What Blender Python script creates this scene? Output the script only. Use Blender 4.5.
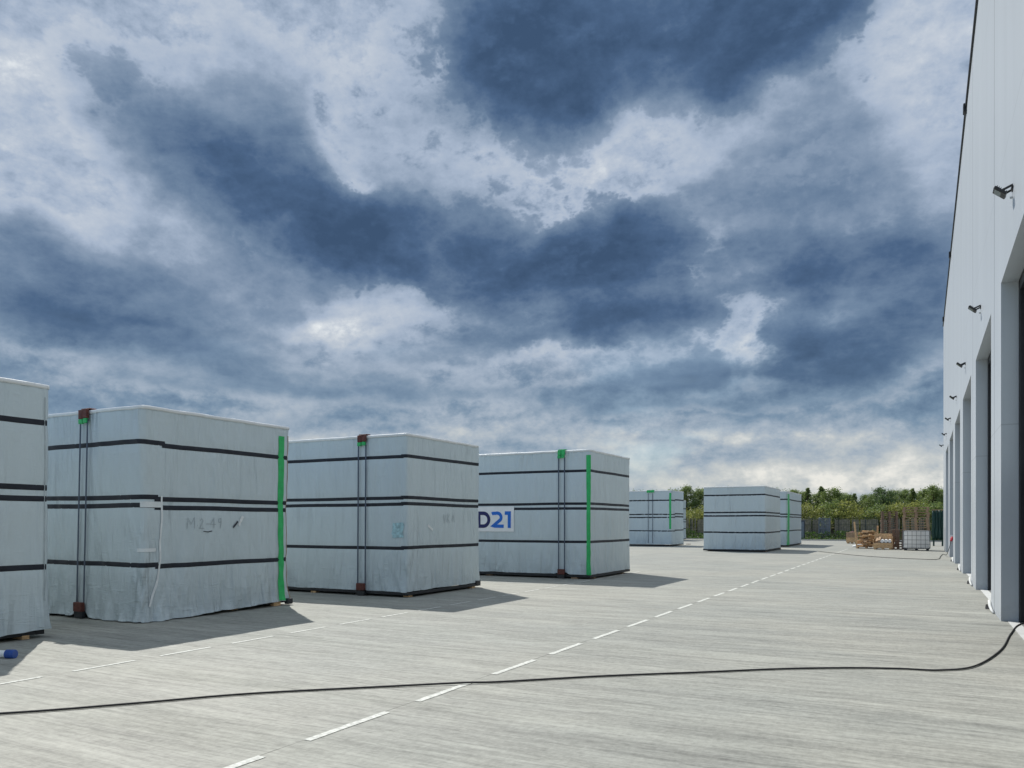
import bpy, bmesh, math, random
from mathutils import Vector, Matrix, noise
R = math.radians
random.seed(7)
SC = bpy.context.scene
for o in list(bpy.data.objects):
    bpy.data.objects.remove(o)
COL = SC.collection

# ------------------------------------------------------------------ camera
F_PX, EYE, HOR = 777.0, 1.55, 523.0
YAW = math.atan(410.5 / 777.0)
cam_d = bpy.data.cameras.new('camera')
cam = bpy.data.objects.new('camera', cam_d)
COL.objects.link(cam)
cam.location = (0, 0, EYE)
cam.rotation_euler = (R(90), 0, YAW)
cam_d.sensor_width = 36
cam_d.lens = F_PX / 1024 * 36
cam_d.shift_y = (HOR - 384) / 1024
cam_d.clip_start = 0.05
cam_d.clip_end = 3000
SC.camera = cam

# ------------------------------------------------------------------ light
SUN = Vector((-0.66, 0.525, 1.0)).normalized()
sun_d = bpy.data.lights.new('sun', 'SUN')
sun_d.energy = 3.75
sun_d.angle = R(0.6)
sun_d.color = (1.0, 0.965, 0.90)
sun = bpy.data.objects.new('sun', sun_d)
COL.objects.link(sun)
sun.rotation_euler = SUN.to_track_quat('Z', 'Y').to_euler()
sun.location = (-20, 20, 40)

SC.view_settings.view_transform = 'Standard'
SC.view_settings.look = 'None'
SC.view_settings.exposure = 0.25
SC.view_settings.gamma = 1
SC.view_settings.use_curve_mapping = False
SC.render.engine = 'CYCLES'
SC.cycles.max_bounces = 6
SC.cycles.transparent_max_bounces = 8
SC.cycles.use_denoising = True


# ------------------------------------------------------------------ node helpers
class NT:
    def __init__(s, tree):
        s.t = tree

    def n(s, kind, **kw):
        nd = s.t.nodes.new(kind)
        for k, v in kw.items():
            setattr(nd, k, v)
        return nd

    def link(s, a, b):
        s.t.links.new(a, b)

    def put(s, sock, v):
        if isinstance(v, bpy.types.NodeSocket):
            s.link(v, sock)
        elif v is not None:
            sock.default_value = v

    def math(s, op, a, b=None, c=None, clamp=False):
        nd = s.n('ShaderNodeMath', operation=op, use_clamp=clamp)
        for i, v in enumerate((a, b, c)):
            if v is not None:
                s.put(nd.inputs[i], v)
        return nd.outputs[0]

    def vmath(s, op, a, b=None, scale=None):
        nd = s.n('ShaderNodeVectorMath', operation=op)
        s.put(nd.inputs[0], a)
        if b is not None:
            s.put(nd.inputs[1], b)
        if scale is not None:
            s.put(nd.inputs['Scale'], scale)
        return nd.outputs['Value'] if op in ('DOT_PRODUCT', 'LENGTH', 'DISTANCE') else nd.outputs[0]

    def noise(s, vec, scale, detail=4, rough=0.55, dist=0.0, color=False):
        nd = s.n('ShaderNodeTexNoise')
        s.put(nd.inputs['Vector'], vec)
        nd.inputs['Scale'].default_value = scale
        nd.inputs['Detail'].default_value = detail
        nd.inputs['Roughness'].default_value = rough
        nd.inputs['Distortion'].default_value = dist
        return nd.outputs['Color' if color else 'Fac']

    def mapping(s, vec, loc=(0, 0, 0), rot=(0, 0, 0), scale=(1, 1, 1), kind='POINT'):
        nd = s.n('ShaderNodeMapping', vector_type=kind)
        s.put(nd.inputs['Vector'], vec)
        nd.inputs['Location'].default_value = loc
        nd.inputs['Rotation'].default_value = rot
        nd.inputs['Scale'].default_value = scale
        return nd.outputs[0]

    def ramp(s, fac, stops, interp='LINEAR'):
        nd = s.n('ShaderNodeValToRGB')
        cr = nd.color_ramp
        cr.interpolation = interp
        while len(cr.elements) < len(stops):
            cr.elements.new(0.5)
        for e, (p, c) in zip(cr.elements, stops):
            e.position = p
            e.color = (c[0], c[1], c[2], 1) if not isinstance(c, (int, float)) else (c, c, c, 1)
        s.put(nd.inputs[0], fac)
        return nd.outputs[0]

    def mix(s, fac, a, b, blend='MIX'):
        nd = s.n('ShaderNodeMix', data_type='RGBA', blend_type=blend)
        s.put(nd.inputs[0], fac)
        s.put(nd.inputs[6], a if not isinstance(a, tuple) else (*a[:3], 1))
        s.put(nd.inputs[7], b if not isinstance(b, tuple) else (*b[:3], 1))
        return nd.outputs[2]

    def sep(s, vec):
        nd = s.n('ShaderNodeSeparateXYZ')
        s.put(nd.inputs[0], vec)
        return nd.outputs

    def comb(s, x, y, z):
        nd = s.n('ShaderNodeCombineXYZ')
        for i, v in enumerate((x, y, z)):
            s.put(nd.inputs[i], v)
        return nd.outputs[0]

    def maprange(s, v, a, b, c=0.0, d=1.0, kind='SMOOTHSTEP'):
        nd = s.n('ShaderNodeMapRange', interpolation_type=kind)
        s.put(nd.inputs[0], v)
        for i, q in zip((1, 2, 3, 4), (a, b, c, d)):
            nd.inputs[i].default_value = q
        return nd.outputs[0]


# ------------------------------------------------------------------ sky: clouds in world directions
world = bpy.data.worlds.new('World')
SC.world = world
world.use_nodes = True
wt = world.node_tree
wt.nodes.clear()
W = NT(wt)
w_out = W.n('ShaderNodeOutputWorld')
tc = W.n('ShaderNodeTexCoord')
DIR = W.vmath('NORMALIZE', tc.outputs['Generated'])
sky = W.n('ShaderNodeTexSky', sky_type='NISHITA')
sky.sun_disc = False
sky.sun_elevation = math.asin(SUN.z)
sky.sun_rotation = math.atan2(SUN.x, SUN.y)
sky.air_density = 1.2
sky.dust_density = 0.6
bg_sky = W.n('ShaderNodeBackground')
W.link(sky.outputs[0], bg_sky.inputs[0])
bg_sky.inputs[1].default_value = 0.15

# directions are warped by noise so the cloud masses get torn outlines
n1 = W.noise(DIR, 3.4, 2, 0.5, color=True)
n2 = W.noise(DIR, 9.0, 6, 0.55, color=True)
wv = W.vmath('SCALE', W.vmath('SUBTRACT', n1, (0.5, 0.5, 0.5)), scale=0.09)
wv2 = W.vmath('SCALE', W.vmath('SUBTRACT', n2, (0.5, 0.5, 0.5)), scale=0.10)
calm = W.maprange(W.sep(DIR)[2], 0.0, 0.40, 0.18, 1.0)
DW = W.vmath('ADD', DIR, W.vmath('MULTIPLY', W.vmath('ADD', wv, wv2), W.comb(1.0, 1.0, calm)))
DS = W.vmath('ADD', W.vmath('MULTIPLY', DIR, (1, 1, 1.5)), W.vmath('SCALE', wv, scale=0.35))
# cloud-layer coordinates: a flat layer seen from below, flattening to the horizon
dx, dy, dz = W.sep(DIR)[0:3]
den = W.math('ADD', W.math('MAXIMUM', dz, 0.0), 0.27)
CP = W.comb(W.math('DIVIDE', dx, den), W.math('DIVIDE', dy, den), W.math('MULTIPLY', dz, 2.0))

# (azimuth left of +Y in degrees, elevation, half width, half height, tilt, amount); amount < 0 is a dark mass
CLOUDS = '''
17.1 31.7 19.7 8.3 -3 -0.6
26.5 31.3 9.4 7.2 -20 -0.3
10.1 31.2 9.6 5.4 20 -0.15
48.1 24.2 15.8 6.0 -22 -0.34
41.0 22.3 11.3 4.6 -20 -0.16
33.9 19.3 17.3 6.6 -8 -0.3
24.3 17.0 13.4 5.6 0 -0.26
17.8 12.7 11.3 3.9 -5 -0.36
21.4 21.5 8.2 4.1 0 -0.06
57.2 14.6 12.4 4.4 -5 -0.34
55.2 12.1 12.2 2.2 -5 -0.24
3.1 14.6 10.0 7.1 10 -0.44
2.5 12.0 7.2 3.6 8 -0.14
8.5 12.2 4.1 2.7 0 -0.2
33.9 12.8 9.3 2.1 0 -0.26
28.7 12.2 6.5 2.2 0 -0.14
14.2 10.5 4.2 1.8 0 -0.16
3.7 22.5 7.5 4.4 15 -0.06
52.8 24.4 9.1 4.3 -15 -0.14
28.7 21.6 13.0 6.5 -10 -0.22
8.8 19.9 13.8 8.5 10 -0.14
46.5 15.2 15.5 4.7 -4 -0.13
16.4 18.0 11.7 6.9 0 -0.22
51.0 10.3 22.0 2.4 0 -0.2
32.4 10.0 18.8 1.6 0 -0.1
11.5 9.2 19.6 2.4 0 -0.24
58.6 27.6 11.2 7.3 0 0.24
60.2 22.1 8.7 5.8 0 0.18
43.8 31.9 10.8 3.6 0 0.2
32.7 31.8 1.6 3.1 -50 0.22
36.1 27.7 5.8 7.1 0 -0.12
43.8 29.3 4.9 3.7 0 -0.08
40.0 26.6 2.6 4.5 -15 0.12
38.3 25.3 1.4 1.3 0 0.16
21.4 24.6 7.3 2.0 8 0.08
18.5 25.6 9.2 2.3 22 0.06
20.7 23.0 3.4 2.7 0 0.12
36.4 15.3 9.1 3.7 8 0.34
41.0 14.4 4.2 1.3 0 0.22
9.5 13.6 7.5 3.1 12 0.34
11.4 11.9 4.2 1.7 0 0.2
21.4 6.5 34.9 1.7 0 0.32
1.9 3.8 9.9 2.4 0 0.24
12.2 5.2 12.0 2.1 0 0.14
-1.0 28.1 5.7 9.7 -20 0.24
9.5 26.7 11.9 2.8 28 0.16
23.7 12.1 5.8 1.9 0 0.26
58.0 19.5 10.2 3.0 -14 0.14
41.0 8.5 21.3 1.4 0 0.14
17.4 4.4 7.2 2.2 0 -0.22
28.7 3.9 4.4 1.0 0 0.2
47.8 6.3 17.9 1.4 0 0.16
8.2 2.6 18.0 2.1 0 0.3
24.3 8.7 27.6 2.2 0 -0.2
'''
CLOUDS = [tuple(float(q) for q in row.split()) for row in CLOUDS.strip().splitlines()]
LIGHT, DARK = 0.0, 0.0
for az, el, aw, ah, tilt, amt in CLOUDS:
    a, e = R(az), R(el)
    v = Vector((-math.sin(a) * math.cos(e), math.cos(a) * math.cos(e), math.sin(e)))
    t1 = Vector((math.cos(a), math.sin(a), 0))
    t2 = v.cross(t1) * -1 if v.cross(t1).z < 0 else v.cross(t1)
    ct, st = math.cos(R(tilt)), math.sin(R(tilt))
    e1, e2 = t1 * ct + t2 * st, t2 * ct - t1 * st
    e3 = e1.cross(e2)
    rot = Matrix((e1, e2, e3)).transposed().to_euler('XYZ')
    mp = W.mapping(DW, v, rot, (R(aw), R(ah), 1.0), 'TEXTURE')
    g = W.n('ShaderNodeTexGradient', gradient_type='SPHERICAL')
    W.link(mp, g.inputs[0])
    if amt < 0:
        DARK = W.math('MULTIPLY_ADD', W.maprange(g.outputs['Fac'], 0.0, 0.62), -amt, DARK)
    else:
        LIGHT = W.math('MULTIPLY_ADD', W.maprange(g.outputs['Fac'], 0.0, 0.75), amt, LIGHT)
# billows: the same fractal sampled twice, the second shifted to the sun, gives relief
b1 = W.noise(CP, 1.7, 10, 0.60, 0.3)
b2 = W.noise(W.vmath('ADD', CP, (SUN.x * 0.09, SUN.y * 0.09, 0.03)), 1.7, 10, 0.60, 0.3)
rel = W.math('SUBTRACT', b1, b2)
f1 = W.noise(DS, 11.0, 10, 0.64)
f2 = W.noise(W.vmath('ADD', DS, (SUN.x * 0.012, SUN.y * 0.012, 0.015)), 11.0, 10, 0.64)
rel2 = W.math('SUBTRACT', f1, f2)
puff = 0.0
for sc_, wt_ in ((7.0, 1.0), (15.0, 0.6), (33.0, 0.40), (70.0, 0.26), (150.0, 0.16)):
    ab = W.math('ABSOLUTE', W.math('SUBTRACT', W.noise(DS, sc_, 2, 0.5), 0.5))
    puff = W.math('MULTIPLY_ADD', ab, wt_ * 2.2, puff)
puff = W.math('SUBTRACT', puff, 0.52)
fb = W.math('SUBTRACT', b1, 0.5)
ff = W.math('SUBTRACT', f1, 0.5)
# a pale high layer, then two decks of cumulus in front of it: each has a torn bright rim and a darker core
V = W.math('MULTIPLY_ADD', fb, 0.48, W.math('MULTIPLY_ADD', LIGHT, 0.50, 0.57))
V = W.math('MULTIPLY_ADD', ff, 0.16, V)
V = W.math('MULTIPLY_ADD', puff, 0.16, V)
V = W.math('MULTIPLY_ADD', rel, 0.35, V)
V = W.math('MULTIPLY_ADD', W.math('MULTIPLY', W.maprange(dz, 0.12, 0.28, 1.0, 0.0), W.maprange(dz, 0.05, 0.15)), -0.16, V)
edge = W.math('MULTIPLY', W.math('MULTIPLY_ADD', ff, 0.46, W.math('MULTIPLY', puff, 0.54)), W.maprange(dz, 0.02, 0.30, 0.55, 1.0))
b3 = W.math('SUBTRACT', W.noise(W.vmath('ADD', CP, (5.2, 1.7, 0.4)), 0.95, 6, 0.5, 0.2), 0.5)


def deck(v, depth, rim_w, core_w, rim_v, core_v, texture):
    alpha = W.maprange(depth, 0.0, rim_w)
    W.link(W.maprange(dz, 0.04, 0.30, rim_w + 0.30, rim_w), alpha.node.inputs[2])
    core = W.maprange(depth, 0.0, core_w, rim_v, core_v)
    sh = W.math('MULTIPLY_ADD', texture, 1.0, core)
    m_ = W.n('ShaderNodeMix', data_type='FLOAT')
    W.put(m_.inputs[0], alpha)
    W.put(m_.inputs[2], v)
    W.put(m_.inputs[3], sh)
    return m_.outputs[0]


V = W.math('MULTIPLY_ADD', W.maprange(W.math('MULTIPLY_ADD', edge, 1.5, LIGHT), 0.20, 0.70), 0.14, V)
V = W.math('MULTIPLY_ADD', rel2, 0.25, V)
tex = W.math('MULTIPLY_ADD', rel, 0.55, W.math('MULTIPLY', puff, 0.12))
dA = W.math('MULTIPLY_ADD', LIGHT, -0.75, W.math('MULTIPLY_ADD', DARK, 0.80, W.math('MULTIPLY_ADD', b3, 1.6, 0.10)))
dA = W.math('MULTIPLY_ADD', edge, 0.60, dA)
V = deck(V, dA, 0.13, 0.55, 0.70, 0.34, W.math('MULTIPLY_ADD', LIGHT, 0.25, tex))
dB = W.math('MULTIPLY_ADD', LIGHT, -0.45, W.math('MULTIPLY_ADD', fb, 0.45, W.math('SUBTRACT', DARK, 0.20)))
dB = W.math('ADD', edge, dB)
V = deck(V, dB, 0.14, 0.60, 0.42, 0.05, W.math('MULTIPLY_ADD', puff, 0.16, W.math('MULTIPLY_ADD', rel, 0.35, tex)))
V = W.math('MULTIPLY_ADD', rel2, 0.48, V)
V = W.math('MULTIPLY_ADD', W.maprange(dz, 0.05, 0.15, 1.0, 0.0), 0.10, V)
V = W.math('MULTIPLY_ADD', W.maprange(dz, 0.64, 0.92), 0.30, V)
def lin(r, g_, b_):
    return tuple(((q / 255 + 0.055) / 1.055) ** 2.4 for q in (r, g_, b_))
cloud_col = W.ramp(V, [(0.0, lin(62, 85, 115)), (0.14, lin(77, 102, 135)), (0.32, lin(109, 131, 158)), (0.48, lin(138, 156, 179)),
                       (0.62, lin(167, 182, 203)), (0.80, lin(195, 204, 216)), (1.0, lin(232, 237, 240))])
# low clouds by the horizon are seen through more air: greyer and warmer
low = W.maprange(dz, 0.03, 0.30, 1.0, 0.0)
grey = W.ramp(V, [(0.0, lin(84, 108, 134)), (0.2, lin(96, 121, 146)), (0.42, lin(120, 146, 168)), (0.6, lin(160, 174, 186)),
                  (0.8, lin(198, 202, 200)), (1.0, lin(234, 232, 224))])
cloud_col = W.mix(W.math('MULTIPLY', low, 0.9), cloud_col, grey)
bg_cloud = W.n('ShaderNodeBackground')
W.link(cloud_col, bg_cloud.inputs[0])
bg_cloud.inputs[1].default_value = 1.0 / 2 ** SC.view_settings.exposure
gap = W.math('MULTIPLY', W.maprange(W.noise(W.mapping(CP, scale=(1, 1, 3)), 0.9, 4, 0.55), 0.56, 0.70, 0.0, 0.22), W.math('MULTIPLY', low, W.maprange(dz, 0.03, 0.10)))
back = W.maprange(W.math('MULTIPLY', dy, -1.0), 0.05, 0.75, 0.0, 0.75)
gap = W.math('MAXIMUM', gap, back)
mixw = W.n('ShaderNodeMixShader')
W.put(mixw.inputs[0], gap)
W.link(bg_cloud.outputs[0], mixw.inputs[1])
W.link(bg_sky.outputs[0], mixw.inputs[2])
W.link(mixw.outputs[0], w_out.inputs[0])


# ------------------------------------------------------------------ materials
def new_mat(name):
    m = bpy.data.materials.new(name)
    m.use_nodes = True
    t = NT(m.node_tree)
    bsdf = m.node_tree.nodes['Principled BSDF']
    return m, t, bsdf


def simple(name, col, rough=0.6, metal=0.0, vary=0.12, scale=8.0, bump=0.0, spec=0.4):
    m, t, b = new_mat(name)
    tcn = t.n('ShaderNodeTexCoord').outputs['Object']
    nz = t.noise(tcn, scale, 5, 0.6)
    lo = tuple(c * (1 - vary) for c in col)
    hi = tuple(min(1, c * (1 + vary)) for c in col)
    t.link(t.ramp(nz, [(0.3, lo), (0.7, hi)]), b.inputs['Base Color'])
    b.inputs['Roughness'].default_value = rough
    b.inputs['Metallic'].default_value = metal
    b.inputs['Specular IOR Level'].default_value = spec
    if bump:
        bn = t.n('ShaderNodeBump')
        bn.inputs['Strength'].default_value = bump
        bn.inputs['Distance'].default_value = 0.02
        t.link(t.noise(tcn, scale * 4, 6, 0.6), bn.inputs['Height'])
        t.link(bn.outputs[0], b.inputs['Normal'])
    return m


def concrete_mat():
    m, t, b = new_mat('brushed_concrete')
    oc = t.n('ShaderNodeTexCoord').outputs['Object']
    warp = t.vmath('SCALE', t.vmath('SUBTRACT', t.noise(oc, 0.35, 3, 0.5, color=True), (0.5, 0.5, 0.5)), scale=0.16)
    wc = t.vmath('ADD', oc, t.vmath('MULTIPLY', warp, (0, 1, 0)))
    s1 = t.noise(t.mapping(wc, scale=(0.5, 3.4, 1)), 1.0, 10, 0.74)      # broom streaks
    s2 = t.noise(t.mapping(wc, scale=(0.10, 1.7, 1)), 1.0, 4, 0.55)
    s3 = t.noise(t.mapping(wc, scale=(4.0, 24.0, 1)), 1.0, 6, 0.75)
    s4 = t.noise(t.mapping(wc, scale=(0.7, 15.0, 1)), 1.0, 6, 0.7)
    big = t.noise(oc, 0.16, 5, 0.6)
    fine = t.noise(t.mapping(oc, scale=(1, 1.3, 1)), 15.0, 8, 0.85)
    v = t.math('MULTIPLY_ADD', t.math('SUBTRACT', s1, 0.5), 1.25, 1.0)
    v = t.math('MULTIPLY_ADD', t.math('SUBTRACT', s2, 0.5), 0.42, v)
    v = t.math('MULTIPLY_ADD', t.math('SUBTRACT', s3, 0.5), 1.05, v)
    v = t.math('MULTIPLY_ADD', t.math('SUBTRACT', s4, 0.5), 1.15, v)
    v = t.math('MULTIPLY_ADD', t.math('SUBTRACT', big, 0.5), 0.34, v)
    v = t.math('MULTIPLY_ADD', t.math('SUBTRACT', fine, 0.5), 0.95, v)
    g1 = t.noise(t.mapping(oc, scale=(26, 11, 1)), 1.0, 2, 0.6)
    g2 = t.noise(t.mapping(oc, scale=(7, 4.2, 1)), 1.0, 3, 0.7)
    v = t.math('MULTIPLY_ADD', t.math('SUBTRACT', g1, 0.5), 0.42, v)
    v = t.math('MULTIPLY_ADD', t.math('SUBTRACT', g2, 0.5), 0.24, v)
    # pale droplets and scuffs, dark specks
    sp = t.maprange(t.noise(oc, 5.5, 6, 0.7), 0.66, 0.74, 0.0, 0.16)
    v = t.math('ADD', v, sp)
    dk = t.maprange(t.noise(t.vmath('ADD', oc, (31, 7, 0)), 9.0, 4, 0.75), 0.71, 0.76, 0.0, 0.30)
    v = t.math('SUBTRACT', v, dk)
    # expansion joints along the marked lines and across the slabs
    x, y = t.sep(oc)[0:2]
    jx = t.math('MULTIPLY', t.math('ABSOLUTE', t.math('SUBTRACT', t.math('FRACT', t.math('MULTIPLY_ADD', t.math('ADD', x, 3.905), 1 / 3.95, 0.5)), 0.5)), 3.95)
    jy = t.math('MULTIPLY', t.math('ABSOLUTE', t.math('SUBTRACT', t.math('FRACT', t.math('MULTIPLY_ADD', t.math('SUBTRACT', y, 6.1), 1 / 6.55, 0.5)), 0.5)), 6.55)
    joint = t.math('MAXIMUM', t.math('MULTIPLY', t.maprange(jx, 0.004, 0.011, 0.5, 0.0), t.math('LESS_THAN', x, -2.0)), t.maprange(jy, 0.003, 0.008, 0.22, 0.0))
    wob = t.maprange(t.noise(oc, 2.0, 3, 0.6), 0.35, 0.6, 0.35, 1.0)
    v = t.math('MULTIPLY', v, t.math('SUBTRACT', 1.0, t.math('MULTIPLY', joint, wob)))
    base = t.mix(t.maprange(big, 0.35, 0.65), (0.270, 0.277, 0.252), (0.290, 0.288, 0.255))
    sc = t.n('ShaderNodeVectorMath', operation='SCALE')
    t.link(base, sc.inputs[0])
    t.link(v, sc.inputs['Scale'])
    t.link(sc.outputs[0], b.inputs['Base Color'])
    t.link(t.maprange(s2, 0.3, 0.7, 0.62, 0.8), b.inputs['Roughness'])
    b.inputs['Specular IOR Level'].default_value = 0.35
    bn = t.n('ShaderNodeBump')
    bn.inputs['Strength'].default_value = 0.15
    bn.inputs['Distance'].default_value = 0.004
    t.link(t.math('ADD', s3, t.math('MULTIPLY', fine, 0.8)), bn.inputs['Height'])
    t.link(bn.outputs[0], b.inputs['Normal'])
    return m


def tarp_mat():
    m, t, b = new_mat('grey_tarpaulin')
    oc = t.n('ShaderNodeTexCoord').outputs['Object']
    rnd = t.n('ShaderNodeObjectInfo').outputs['Random']
    x, y, z = t.sep(oc)[0:3]
    oc = t.vmath('ADD', oc, t.comb(t.math('MULTIPLY', rnd, 40.0), t.math('MULTIPLY', rnd, 23.0), 0.0))
    big = t.noise(oc, 0.8, 5, 0.6)
    streak = t.noise(t.mapping(oc, scale=(3.5, 3.5, 0.35)), 1.0, 5, 0.6)
    dirt = t.math('MULTIPLY', t.maprange(z, 0.0, 0.5, 1.0, 0.0), t.maprange(t.noise(oc, 2.5, 5, 0.65), 0.35, 0.7))
    v = t.math('MULTIPLY_ADD', t.math('SUBTRACT', big, 0.5), 0.10, 1.0)
    v = t.math('MULTIPLY_ADD', t.math('SUBTRACT', streak, 0.5), 0.10, v)
    v = t.math('MULTIPLY_ADD', dirt, -0.16, v)
    sc = t.n('ShaderNodeVectorMath', operation='SCALE')
    sc.inputs[0].default_value = (0.512, 0.590, 0.622)
    t.link(v, sc.inputs['Scale'])
    t.link(sc.outputs[0], b.inputs['Base Color'])
    b.inputs['Roughness'].default_value = 0.38
    b.inputs['Specular IOR Level'].default_value = 0.5
    # small creases: two crossing families, stronger near the hem
    c1 = t.noise(t.mapping(oc, rot=(0.5, 0.6, 0.4), scale=(1.2, 1.2, 5.5)), 1.6, 4, 0.6, 0.8)
    c2 = t.noise(t.mapping(oc, rot=(-0.6, -0.5, 0.9), scale=(1.3, 1.3, 6.5)), 1.5, 4, 0.6, 0.8)
    c3 = t.noise(oc, 9.0, 4, 0.6, 0.6)
    r1 = t.math('ABSOLUTE', t.math('SUBTRACT', c1, 0.5))
    r2 = t.math('ABSOLUTE', t.math('SUBTRACT', c2, 0.5))
    vf = t.noise(t.mapping(oc, rot=(0.10, 0.12, 0), scale=(3.2, 3.2, 0.45)), 1.0, 3, 0.55, 0.4)
    hgt = t.math('ADD', t.math('MULTIPLY', t.math('MINIMUM', r1, r2), 0.65), t.math('MULTIPLY', c3, 0.07))
    hgt = t.math('MULTIPLY', hgt, t.maprange(z, 0.1, 1.1, 1.5, 0.8))
    hgt = t.math('MULTIPLY_ADD', vf, 3.8, hgt)
    amp = t.math('ADD', t.maprange(z, 0.1, 1.2, 0.7, 0.42), t.maprange(t.noise(oc, 0.9, 2, 0.5), 0.5, 0.72, 0.0, 0.4))
    bn = t.n('ShaderNodeBump')
    t.link(amp, bn.inputs['Strength'])
    bn.inputs['Distance'].default_value = 0.075
    t.link(hgt, bn.inputs['Height'])
    t.link(bn.outputs[0], b.inputs['Normal'])
    return m


def cladding_mat():
    m, t, b = new_mat('pale_metal_cladding')
    oc = t.n('ShaderNodeTexCoord').outputs['Object']
    x, y, z = t.sep(oc)[0:3]
    jy = t.math('MULTIPLY', t.math('ABSOLUTE', t.math('SUBTRACT', t.math('FRACT', t.math('MULTIPLY_ADD', t.math('SUBTRACT', y, 15.72 - 18.0), 1 / 6.55, 0.5)), 0.5)), 6.55)
    jz = t.math('MULTIPLY', t.math('ABSOLUTE', t.math('SUBTRACT', t.math('FRACT', t.math('MULTIPLY_ADD', t.math('SUBTRACT', z, 3.1), 1 / 4.0, 0.5)), 0.5)), 4.0)
    k = t.math('MAXIMUM', t.maprange(jy, 0.018, 0.034, 0.80, 0.0), t.maprange(jz, 0.004, 0.014, 0.20, 0.0))
    big = t.noise(t.mapping(oc, scale=(1, 1.1, 0.10)), 0.9, 7, 0.65)
    v = t.math('MULTIPLY', t.math('MULTIPLY_ADD', t.math('SUBTRACT', big, 0.5), 0.22, 1.0), t.math('SUBTRACT', 1.0, k))
    splash = t.math('MULTIPLY', t.maprange(z, 0.0, 0.45, 1.0, 0.0), t.maprange(t.noise(oc, 3.0, 5, 0.7), 0.35, 0.7))
    v = t.math('MULTIPLY_ADD', splash, -0.22, v)
    sc = t.n('ShaderNodeVectorMath', operation='SCALE')
    sc.inputs[0].default_value = (0.46, 0.495, 0.53)
    t.link(v, sc.inputs['Scale'])
    t.link(sc.outputs[0], b.inputs['Base Color'])
    b.inputs['Roughness'].default_value = 0.42
    bn = t.n('ShaderNodeBump')
    bn.inputs['Strength'].default_value = 0.25
    bn.inputs['Distance'].default_value = 0.01
    wv = t.math('SINE', t.math('MULTIPLY', z, 2 * math.pi / 0.1))
    t.link(t.math('ADD', t.math('MULTIPLY', wv, 0.08), t.noise(oc, 1.2, 3, 0.5)), bn.inputs['Height'])
    t.link(bn.outputs[0], b.inputs['Normal'])
    return m


def leaf_mat(name, c1, c2):
    m, t, b = new_mat(name)
    nd = t.n('ShaderNodeNewGeometry')
    oc = t.n('ShaderNodeTexCoord').outputs['Object']
    f = t.math('MULTIPLY_ADD', t.noise(oc, 0.9, 3, 0.6), 0.7, t.math('MULTIPLY', nd.outputs['Random Per Island'], 0.5))
    col = t.ramp(f, [(0.3, c1), (0.85, c2)])
    t.link(col, b.inputs['Base Color'])
    b.inputs['Roughness'].default_value = 0.55
    tr = t.n('ShaderNodeBsdfTranslucent')
    hs = t.n('ShaderNodeHueSaturation')
    hs.inputs['Value'].default_value = 1.25
    t.link(col, hs.inputs['Color'])
    t.link(hs.outputs[0], tr.inputs[0])
    mx = t.n('ShaderNodeMixShader')
    mx.inputs[0].default_value = 0.42
    t.link(b.outputs[0], mx.inputs[1])
    t.link(tr.outputs[0], mx.inputs[2])
    t.link(mx.outputs[0], m.node_tree.nodes['Material Output'].inputs[0])
    return m


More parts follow.
